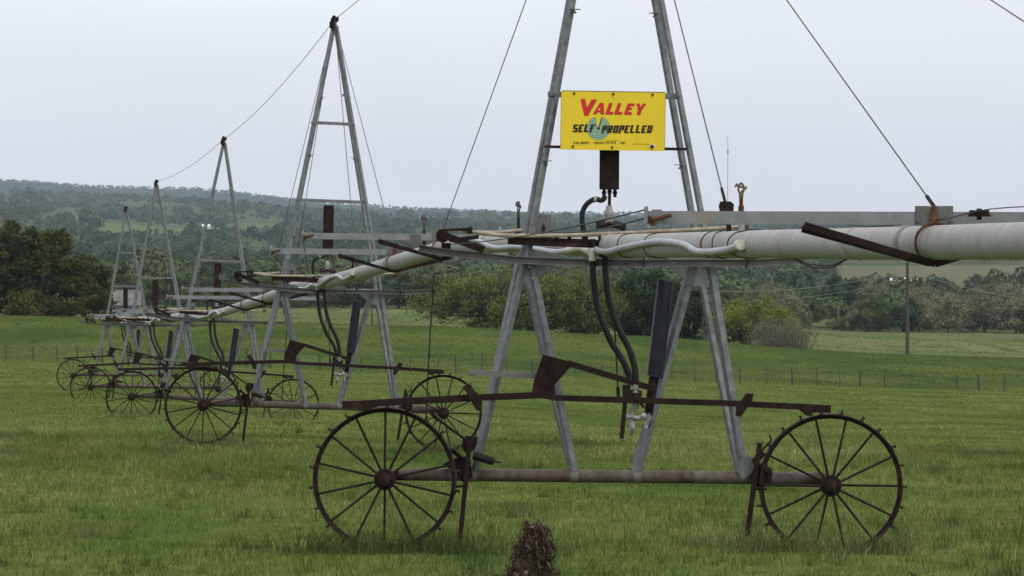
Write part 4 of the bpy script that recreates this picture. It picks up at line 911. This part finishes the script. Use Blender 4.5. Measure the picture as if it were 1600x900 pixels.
def build_tree(kind, loc, Rx, H, leafm, label, cat='tree', group=None, seed=1, n=9000, leaf=.28, clumps=60, base=.18, trunk_r=.3, bark='bark', low=.0, clump_r=.16, limbs=None, dome=.9, Ry=None, stems=1, twigs=0):
    """trunk + limbs reaching into leaf clumps inside an uneven dome"""
    r = np.random.default_rng(seed); Ry = Ry or Rx * .8; o = empty(kind, loc, label, cat, group)
    C_ = []
    while len(C_) < clumps:
        u = r.uniform(-1, 1, 3); q_ = np.linalg.norm(u)
        if q_ > 1 or q_ < .45: continue
        x, y, z = u[0] * Rx, u[1] * Ry, u[2]
        top = H * (base + (1 - base) * (.5 + .5 * z))
        top *= 1 - .12 * r.random()
        if (top / H) < base + low * abs(u[0]) * 0: continue
        C_.append((x * (.92 if z < -.3 else 1), y, top - Rx * clump_r * .4))
    C_ = np.array(C_); rad = Rx * clump_r * (.7 + .7 * r.random(len(C_)))
    q = MB(); forks = []
    for s in range(stems):
        ang = r.uniform(0, 6.28); off = Vector((math.cos(ang), math.sin(ang), 0)) * (0 if stems == 1 else Rx * .10 * (s + .5))
        fk = off * 1.4 + Vector((r.uniform(-.2, .2), r.uniform(-.2, .2), H * (base * .9 + .08)))
        q.tube(bez([off + Vector((0, 0, -.2)), off * 1.1 + Vector((.05, 0, H * base * .4)), fk], 4), [trunk_r * (1.25 - .45 * i / 8) for i in range(9)], 9); forks.append(fk)
    nl = limbs or min(len(C_), 34)
    for i in r.permutation(len(C_))[:nl]:
        c = Vector(C_[i]); fk = min(forks, key=lambda f: (f - c).length) if stems > 1 else forks[0]
        mid = fk.lerp(c, .45) + Vector((r.uniform(-.1, .1) * Rx, r.uniform(-.1, .1) * Rx, r.uniform(-.06, .10) * H))
        m2 = fk.lerp(c, .75) + Vector((r.uniform(-.1, .1) * Rx, r.uniform(-.1, .1) * Rx, r.uniform(-.04, .06) * H))
        tr_ = trunk_r * r.uniform(.22, .48); pts = bez([fk, mid, m2, c], 4)
        q.tube(pts, [tr_ * (1 - .85 * k / (len(pts) - 1)) for k in range(len(pts))], 5)
        for _ in range(2):
            st = pts[r.integers(4, len(pts) - 2)]; en = c + Vector(r.normal(0, Rx * .14, 3)); q.tube([st, st.lerp(en, .5) + Vector(r.normal(0, Rx * .04, 3)), en], [tr_ * .3, tr_ * .2, tr_ * .06], 4)
    for _ in range(twigs):
        an = r.uniform(0, 6.28); rr2 = r.random() ** .5; b_ = Vector((math.cos(an) * Rx * rr2 * .8, math.sin(an) * Ry * rr2 * .8, 0)); hh = H * (1 - .6 * rr2) * r.uniform(.5, 1)
        tp = b_ * 1.2 + Vector((r.normal(0, .2), r.normal(0, .2), hh)); q.tube([b_, b_.lerp(tp, .5) + Vector(r.normal(0, .08, 3)), tp], [.03, .02, .008], 3)
    q.build('trunk', M[bark], o)
    V, t_ = leaf_cloud(C_, rad, n, leaf, seed + 5); crown_obj('crown', V, t_, leafm, o)
    return o
def pxm(px, d): return px * d / F
# dark evergreen oaks at the left edge
g = 'dark evergreen oaks at the left edge'
for (px, d, H, R1, sd_, lb) in [(-55, 362, 165, 72, 11, 'dark evergreen oak cut by the left edge of the photo'), (18, 357, 166, 62, 12, 'dark evergreen oak with the highest crown of the left group'), (84, 360, 152, 56, 13, 'broad dark evergreen oak in the middle of the left group'), (134, 366, 100, 40, 14, 'lowest dark evergreen oak, right end of the left group')]:
    build_tree('evergreen_oak', on_ground(px, d, .1), pxm(R1, d), pxm(H, d), M['leaf_dark'], lb, group=g, seed=sd_, n=36000, leaf=.20, clumps=130, base=.08, clump_r=.15, trunk_r=.28)
build_tree('shrub', on_ground(150, 352, .1), pxm(26, 352), pxm(46, 352), M['leaf_dark'], 'low dark shrub at the foot of the left oaks', 'shrub', seed=31, n=5000, leaf=.22, clumps=25, base=.02, clump_r=.25, trunk_r=.1)
build_tree('shrub', on_ground(55, 350, .1), pxm(60, 352), pxm(40, 352), M['leaf_dark'], 'long low shrub under the left oaks', 'shrub', seed=32, n=9000, leaf=.22, clumps=40, base=.02, clump_r=.2, trunk_r=.1)
# spreading spring oak in the middle
build_tree('oak_tree', on_ground(812, 383, .1), pxm(166, 383), pxm(116, 383), M['leaf_oak'], 'wide spreading yellow green oak with dark twisted limbs behind the nearest tower', seed=21, n=36000, leaf=.17, clumps=190, base=.10, clump_r=.095, trunk_r=.5, limbs=110, stems=3, dome=1, Ry=pxm(110, 383))
build_tree('oak_tree', on_ground(905, 392, .1), pxm(70, 383), pxm(100, 383), M['leaf_oak'], 'smaller yellow green oak merging into the right side of the wide one', seed=22, n=13000, leaf=.17, clumps=75, base=.08, clump_r=.13, trunk_r=.3, limbs=50)
build_tree('juniper_tree', on_ground(1010, 400, .1), pxm(66, 400), pxm(122, 400), M['leaf_deep'], 'dense dark green tree seen between the legs of the nearest tower', seed=23, n=24000, leaf=.22, clumps=90, base=.03, clump_r=.2, trunk_r=.25)
build_tree('juniper_tree', on_ground(1075, 405, .1), pxm(42, 400), pxm(96, 400), M['leaf_deep'], 'lower dark green tree against the right leg of the nearest tower', seed=24, n=12000, leaf=.22, clumps=50, base=.03, clump_r=.22, trunk_r=.2)
# yellow-green bush and bare brush
build_tree('willow_bush', on_ground(1172, 388, .1), pxm(72, 388), pxm(84, 388), M['leaf_lime'], 'bright yellow green bush with open branches right of the nearest tower', 'bush', seed=25, n=17000, leaf=.13, clumps=90, base=.10, clump_r=.17, trunk_r=.16, bark='bark', limbs=80, stems=2)
build_tree('willow_bush', on_ground(1222, 392, .1), pxm(38, 388), pxm(52, 388), M['leaf_lime'], 'smaller yellow green bush sloping down beside the bright one', 'bush', seed=26, n=4500, leaf=.13, clumps=45, base=.1, clump_r=.2, trunk_r=.1, limbs=40)
build_tree('bare_brush', on_ground(1222, 378, .1), pxm(60, 380), pxm(52, 380), M['twig'], 'grey leafless brush thicket in front of the yellow green bush', 'brush', seed=27, n=5000, leaf=.09, clumps=60, base=.02, clump_r=.18, trunk_r=.05, bark='bark_grey', limbs=55, stems=3, twigs=260)
build_tree('bare_brush', on_ground(1115, 384, .1), pxm(20, 380), pxm(45, 380), M['twig'], 'thin grey brush between the right leg and the yellow green bush', 'brush', seed=28, n=1500, leaf=.09, clumps=30, base=.02, clump_r=.2, trunk_r=.04, bark='bark_grey', limbs=28, stems=2, twigs=80)

# valley trees one can tell apart: six kinds, copied with their parts
def proto(kind, leafm, seed, Rr=4.2, H=7.5, bark='bark', n=5200, base=.12, leaf=.30, **k):
    return build_tree(kind, (0, 0, 0), Rr, H, leafm, seed=seed, n=n, leaf=leaf, clumps=34, base=base, clump_r=.24, trunk_r=.22, bark=bark, limbs=16, label=None, **k)
PK = [('valley_tree', 'leaf_bud', 'bark_grey'), ('valley_tree', 'leaf_bud', 'bark'), ('valley_tree', 'leaf_mid', 'bark'), ('valley_tree', 'leaf_deep', 'bark'), ('valley_tree', 'leaf_wood', 'bark'), ('valley_tree', 'leaf_dark', 'bark')]
protos = [proto(k, M[l], 60 + i, bark=b_, Rr=[4.2, 4.6, 4.0, 3.8, 4.4, 4.6][i]) for i, (k, l, b_) in enumerate(PK)]
used = [False] * 6
TL = ['pale grey green budding tree in the valley rows', 'grey brown budding round tree in the valley rows', 'mid green rounded tree in the valley rows', 'dark green compact tree in the valley rows', 'mottled green spreading tree in the valley rows', 'blackish green evergreen tree in the valley rows']
def in_fields(px, d):
    for x0, x1, d0, d1 in FIELDS_GREEN + FIELDS_TAN:
        if x0 < px < x1 and d0 < d < d1: return True
    return False
def place(i, px, d, s, label, group):
    o = protos[i] if not used[i] else copy_tree(protos[i]); used[i] = True
    o.location = on_ground(px, d, .2); o.rotation_euler = (0, 0, random.uniform(0, 6.28)); o.scale = (s * random.uniform(.85, 1.2), s * random.uniform(.85, 1.2), s * random.uniform(.85, 1.15))
    o['label'] = label; o['category'] = 'tree'
    if group: o['group'] = group
    return o
place(3, 1312, 800, 1.25, 'deep green tree standing out before the small bright field left of the tall pole', None)
place(5, 1278, 800, .55, 'small round dark tree just left of the deep green one', None)
place(3, 1340, 800, .7, 'small dark tree leaning on the right side of the deep green one', None)
place(4, 1548, 1260, .95, 'lone tree in the tan field near the right edge', None)
place(4, 1522, 1300, .8, 'smaller tree left of the lone tree in the tan field', None)
x = 1225
while x < 1760:                                           # front row of budding trees behind the right field
    i = random.choice([0, 0, 1, 1, 4, 2]); s = random.uniform(.75, 1.05)
    if 1250 < x < 1348: s *= .4
    place(i, x, 706 + random.uniform(-10, 14), s, TL[i].replace('the valley rows', 'the front row behind the right field'), 'trees in front rows, kind %d' % i)
    x += random.uniform(20, 52)
x = 200
while x < 700:                                            # dark row behind the left field
    i = random.choice([5, 3, 2, 5, 4]); place(i, x, 702 + random.uniform(-6, 14), random.uniform(.7, 1.0), TL[i].replace('the valley rows', 'the row behind the left field'), 'trees behind the left field, kind %d' % i); x += random.uniform(22, 36)
cnt = 0
while cnt < 170:
    d = 720 * (1250 / 720) ** random.random(); px = random.uniform(150, 1750)
    if in_fields(px, d) or (1225 < px < 1345 and d < 800): continue
    i = random.choices([0, 1, 2, 3, 4, 5], [4, 4, 4, 1, 4, 1])[0]
    place(i, px, d, random.uniform(.65, 1.15), TL[i], 'valley trees, kind %d' % i); cnt += 1
for i, g_ in enumerate(['pale budding valley trees', 'grey brown valley trees', 'mid green valley trees', 'dark green valley trees', 'mottled valley trees', 'blackish valley trees']):
    for o in bpy.data.objects:
        if o.get('group') and str(o['group']).endswith('kind %d' % i):
            o['group'] = str(o['group']).split(',')[0] + ', ' + g_

# the far woodland that reads as one mass
def wood_mass(name, label, d0, d1, dx, dd, nq, size, R0, seed):
    r = np.random.default_rng(seed); Vs, Ts = [], []
    d = d0
    P_ = []
    while d < d1:
        step = dx * (1 + d / 6000); half = .131 * d * 1.5 + 30; n = int(2 * half / step)
        xs = r.uniform(-half, half, n); dsx = d + r.uniform(-dd, dd, n) * .5; P_ += list(zip(xs, dsx)); d += dd * (d / d0)
    P_ = np.array(P_); pxs = 800 + F * P_[:, 0] / P_[:, 1]
    dens = np.sin(P_[:, 0] * .021 + 2 * np.sin(P_[:, 1] * .003)) + np.sin(P_[:, 1] * .011 + P_[:, 0] * .006)
    keep = (dens > (-.9 if d0 < 7000 else -9)) | (r.random(len(P_)) < .25)
    keep &= np.array([not in_fields(a_, b_) for a_, b_ in zip(pxs, P_[:, 1])])
    P_ = P_[keep]; n = len(P_); Z = ground_z(P_[:, 0], P_[:, 1])
    Rt = R0 * (.6 + .8 * r.random(n)); Ht = Rt * (1.0 + .6 * r.random(n))
    k = np.repeat(np.arange(n), nq)
    dv = r.normal(size=(len(k), 3)); dv[:, 2] = np.abs(dv[:, 2]) * 1.1 - .25; dv /= np.linalg.norm(dv, axis=1)[:, None]
    lump = 1 + .22 * np.sin(dv[:, 0] * 5 + k) * np.cos(dv[:, 1] * 4 + k * 1.7)
    p = np.stack([P_[k, 0] + dv[:, 0] * Rt[k] * lump * .95, P_[k, 1] + dv[:, 1] * Rt[k] * lump * .95, Z[k] + Ht[k] * .55 + dv[:, 2] * Ht[k] * .62 * lump], -1)
    nrm = dv + r.normal(size=dv.shape) * .45; nrm /= np.linalg.norm(nrm, axis=1)[:, None]
    a = np.cross(nrm, r.normal(size=dv.shape)); a /= np.linalg.norm(a, axis=1)[:, None]; b = np.cross(nrm, a); s = (size * Rt[k] / R0 * (.6 + .8 * r.random(len(k))))[:, None] * .5
    V = np.stack([p - a * s - b * s * .6, p + a * s * .9 - b * s * .8, p + a * s * .8 + b * s, p - a * s * .7 + b * s * .8], 1).reshape(-1, 3)
    patch = .5 + .5 * np.sin(P_[:, 0] * .009 + 1.3 * np.sin(P_[:, 1] * .004 + 1)) * np.cos(P_[:, 1] * .0052 + P_[:, 0] * .003)
    tt = np.clip(.12 + .5 * patch + r.normal(0, .24, n), 0, 1); t_ = np.clip(tt[k] + r.normal(0, .08, len(k)), 0, 1)
    o = crown_obj(name, V, np.repeat(t_, 4), M['leaf_wood'], None); tag(o, label, 'woodland', kind='stuff'); print(name, n, len(k)); return o
wood_mass('woodland', 'mixed green woodland filling the valley floor behind the nearest rows', 740, 1300, 8.5, 20, 420, .72, 3.9, 101)
wood_mass('woodland', 'green woodland spreading over the middle of the valley', 1290, 2400, 8.5, 26, 150, .95, 4.2, 102)
wood_mass('woodland', 'bluish green woodland climbing the far slopes', 2400, 4300, 9, 40, 60, 1.7, 4.8, 103)
wood_mass('woodland', 'blue green trees along the farthest ridge on the skyline', 8300, 9300, 6, 60, 9, 2.6, 3.2, 105)
wood_mass('woodland', 'hazy woodland along the far ridges', 4300, 5500, 11, 70, 40, 2.4, 4.8, 104)

# ------------------------------------------------------------------ small things in the near grass
def dead_weed(px, d, H, Rr, label, seed, n=500, group=None):
    r = np.random.default_rng(seed); o = empty('dead_weed', on_ground(px, d, .02), label, 'dead plant', group)
    prof = lambda z: Rr * (1.0 - .70 * z ** .6 + .16 * math.sin(z * 13 + seed) * (1 - z * .3))
    q = MB(); q.tube([(0, 0, 0), (Rr * .05, 0, H * .5), (Rr * .22, 0, H * .9)], [Rr * .7, Rr * .42, Rr * .12], 9)
    lobe = lambda z, an: 1 + .28 * math.sin(an * 2 + z * 7 + seed) + .16 * math.sin(an * 5 + z * 15)
    for _ in range(int(n * .45)):
        z = r.random() ** .85; an = r.uniform(0, 6.28); rr2 = prof(z) * r.uniform(.5, 1.0) * lobe(z, an); sh = Rr * .28 * z
        b_ = Vector((math.cos(an) * rr2 + sh, math.sin(an) * rr2, z * H)); L_ = r.uniform(.03, .15) ; o_ = Vector((math.cos(an), math.sin(an), 0))
        m_ = b_ + o_ * L_ * .35 + Vector((0, 0, L_ * r.uniform(-.3, .45))) + Vector(r.normal(0, .012, 3)); e_ = m_ + o_ * L_ * r.uniform(-.1, .3) + Vector((0, 0, -L_ * r.uniform(.1, .7))) + Vector(r.normal(0, .012, 3)); w_ = r.uniform(.002, .0055)
        q.tube(bez([b_, m_, e_], 3), [w_, w_, w_, w_ * .9, w_ * .8, w_ * .6, w_ * .3], 4)
    for _ in range(int(n * .8)):
        z = r.random() ** .85; an = r.uniform(0, 6.28); rr2 = prof(z) * r.uniform(.5, 1.1) * lobe(z, an); c = Vector((math.cos(an) * rr2 + Rr * .28 * z, math.sin(an) * rr2, z * H))
        a_ = (Vector(r.normal(0, 1, 3)) + Vector((0, 0, -1))).normalized(); b2 = a_.cross(Vector(r.normal(0, 1, 3))).normalized(); s = r.uniform(.010, .034)
        up_ = a_.cross(b2) * s * .4
        q.add([c - a_ * s, c + b2 * s * .35 + up_, c + a_ * s * 1.1, c - b2 * s * .35 + up_], [(0, 1, 2, 3)])
    for _ in range(int(n * .05)):
        an = r.uniform(0, 6.28); z = r.uniform(.1, 1); b_ = Vector((math.cos(an) * prof(z) * .8 + Rr * .28 * z, math.sin(an) * prof(z) * .8, z * H)); e_ = b_ + Vector((math.cos(an) * r.uniform(.03, .10), math.sin(an) * .06, r.uniform(-.10, .05)))
        q.tube([b_, b_.lerp(e_, .5) + Vector((0, 0, .015)), e_], [.003, .0025, .001], 3)
    q.build('stalk', M['dead'], o); return o
dead_weed(824, 25.3, .45, .20, 'clump of dark withered weed standing upright at the bottom centre of the photo', 5, 1500)
dead_weed(395, 25.4, .06, .13, 'flat scrap of dead brown weed at the bottom left', 6, 140)
dead_weed(505, 25.2, .09, .14, 'dead stalks at the bottom edge left of the upright clump', 7, 110)
dead_weed(1440, 25.3, .08, .12, 'withered stalks at the bottom right', 8, 90)
dead_weed(905, 45, .12, .14, 'small brown plant behind the left legs of the nearest tower', 10, 90)
def rosette(px, d, Rr, label):
    o = empty('thistle', on_ground(px, d, 0), label, 'plant'); r = np.random.default_rng(3); q = MB()
    for _ in range(70):
        an = r.uniform(0, 6.28); dv = Vector((math.cos(an), math.sin(an) * .8, 0)); L_ = Rr * r.uniform(.4, 1); h_ = r.uniform(.02, .16); s = Vector((-dv.y, dv.x, 0)) * .018
        q.add([dv * .02 - s * .3, dv * .02 + s * .3, dv * L_ * .6 + Vector((0, 0, h_)) + s, dv * L_ + Vector((0, 0, h_ * .7)), dv * L_ * .6 + Vector((0, 0, h_)) - s], [(0, 1, 2, 3, 4)])
    q.build('leaf_rosette', M['thistle'], o)
M['thistle'] = mat('thistle_leaf', (.16, .20, .10), (.34, .36, .26), 20, .8)
rosette(1046, 45, .13, 'pale grey green thistle in the open grass below the hanging valve')

# ------------------------------------------------------------------ air
hz = MB(); hz.add([(x, y, z) for z in (-60, 150) for y in (-120, 9600) for x in (-6900, 6900)], [(0, 1, 3, 2), (4, 5, 7, 6), (0, 1, 5, 4), (2, 3, 7, 6), (0, 2, 6, 4), (1, 3, 7, 5)])
hm = bpy.data.materials.new('haze'); hm.use_nodes = True; t = hm.node_tree; t.nodes.remove(t.nodes['Principled BSDF'])
pv = t.nodes.new('ShaderNodeVolumePrincipled'); pv.inputs['Color'].default_value = (.70, .84, 1, 1); pv.inputs['Density'].default_value = 5.2e-5; pv.inputs['Anisotropy'].default_value = 0.0
t.links.new(pv.outputs[0], t.nodes['Material Output'].inputs['Volume'])
h = hz.build('haze', hm, smooth=False); tag(h, kind='stuff')
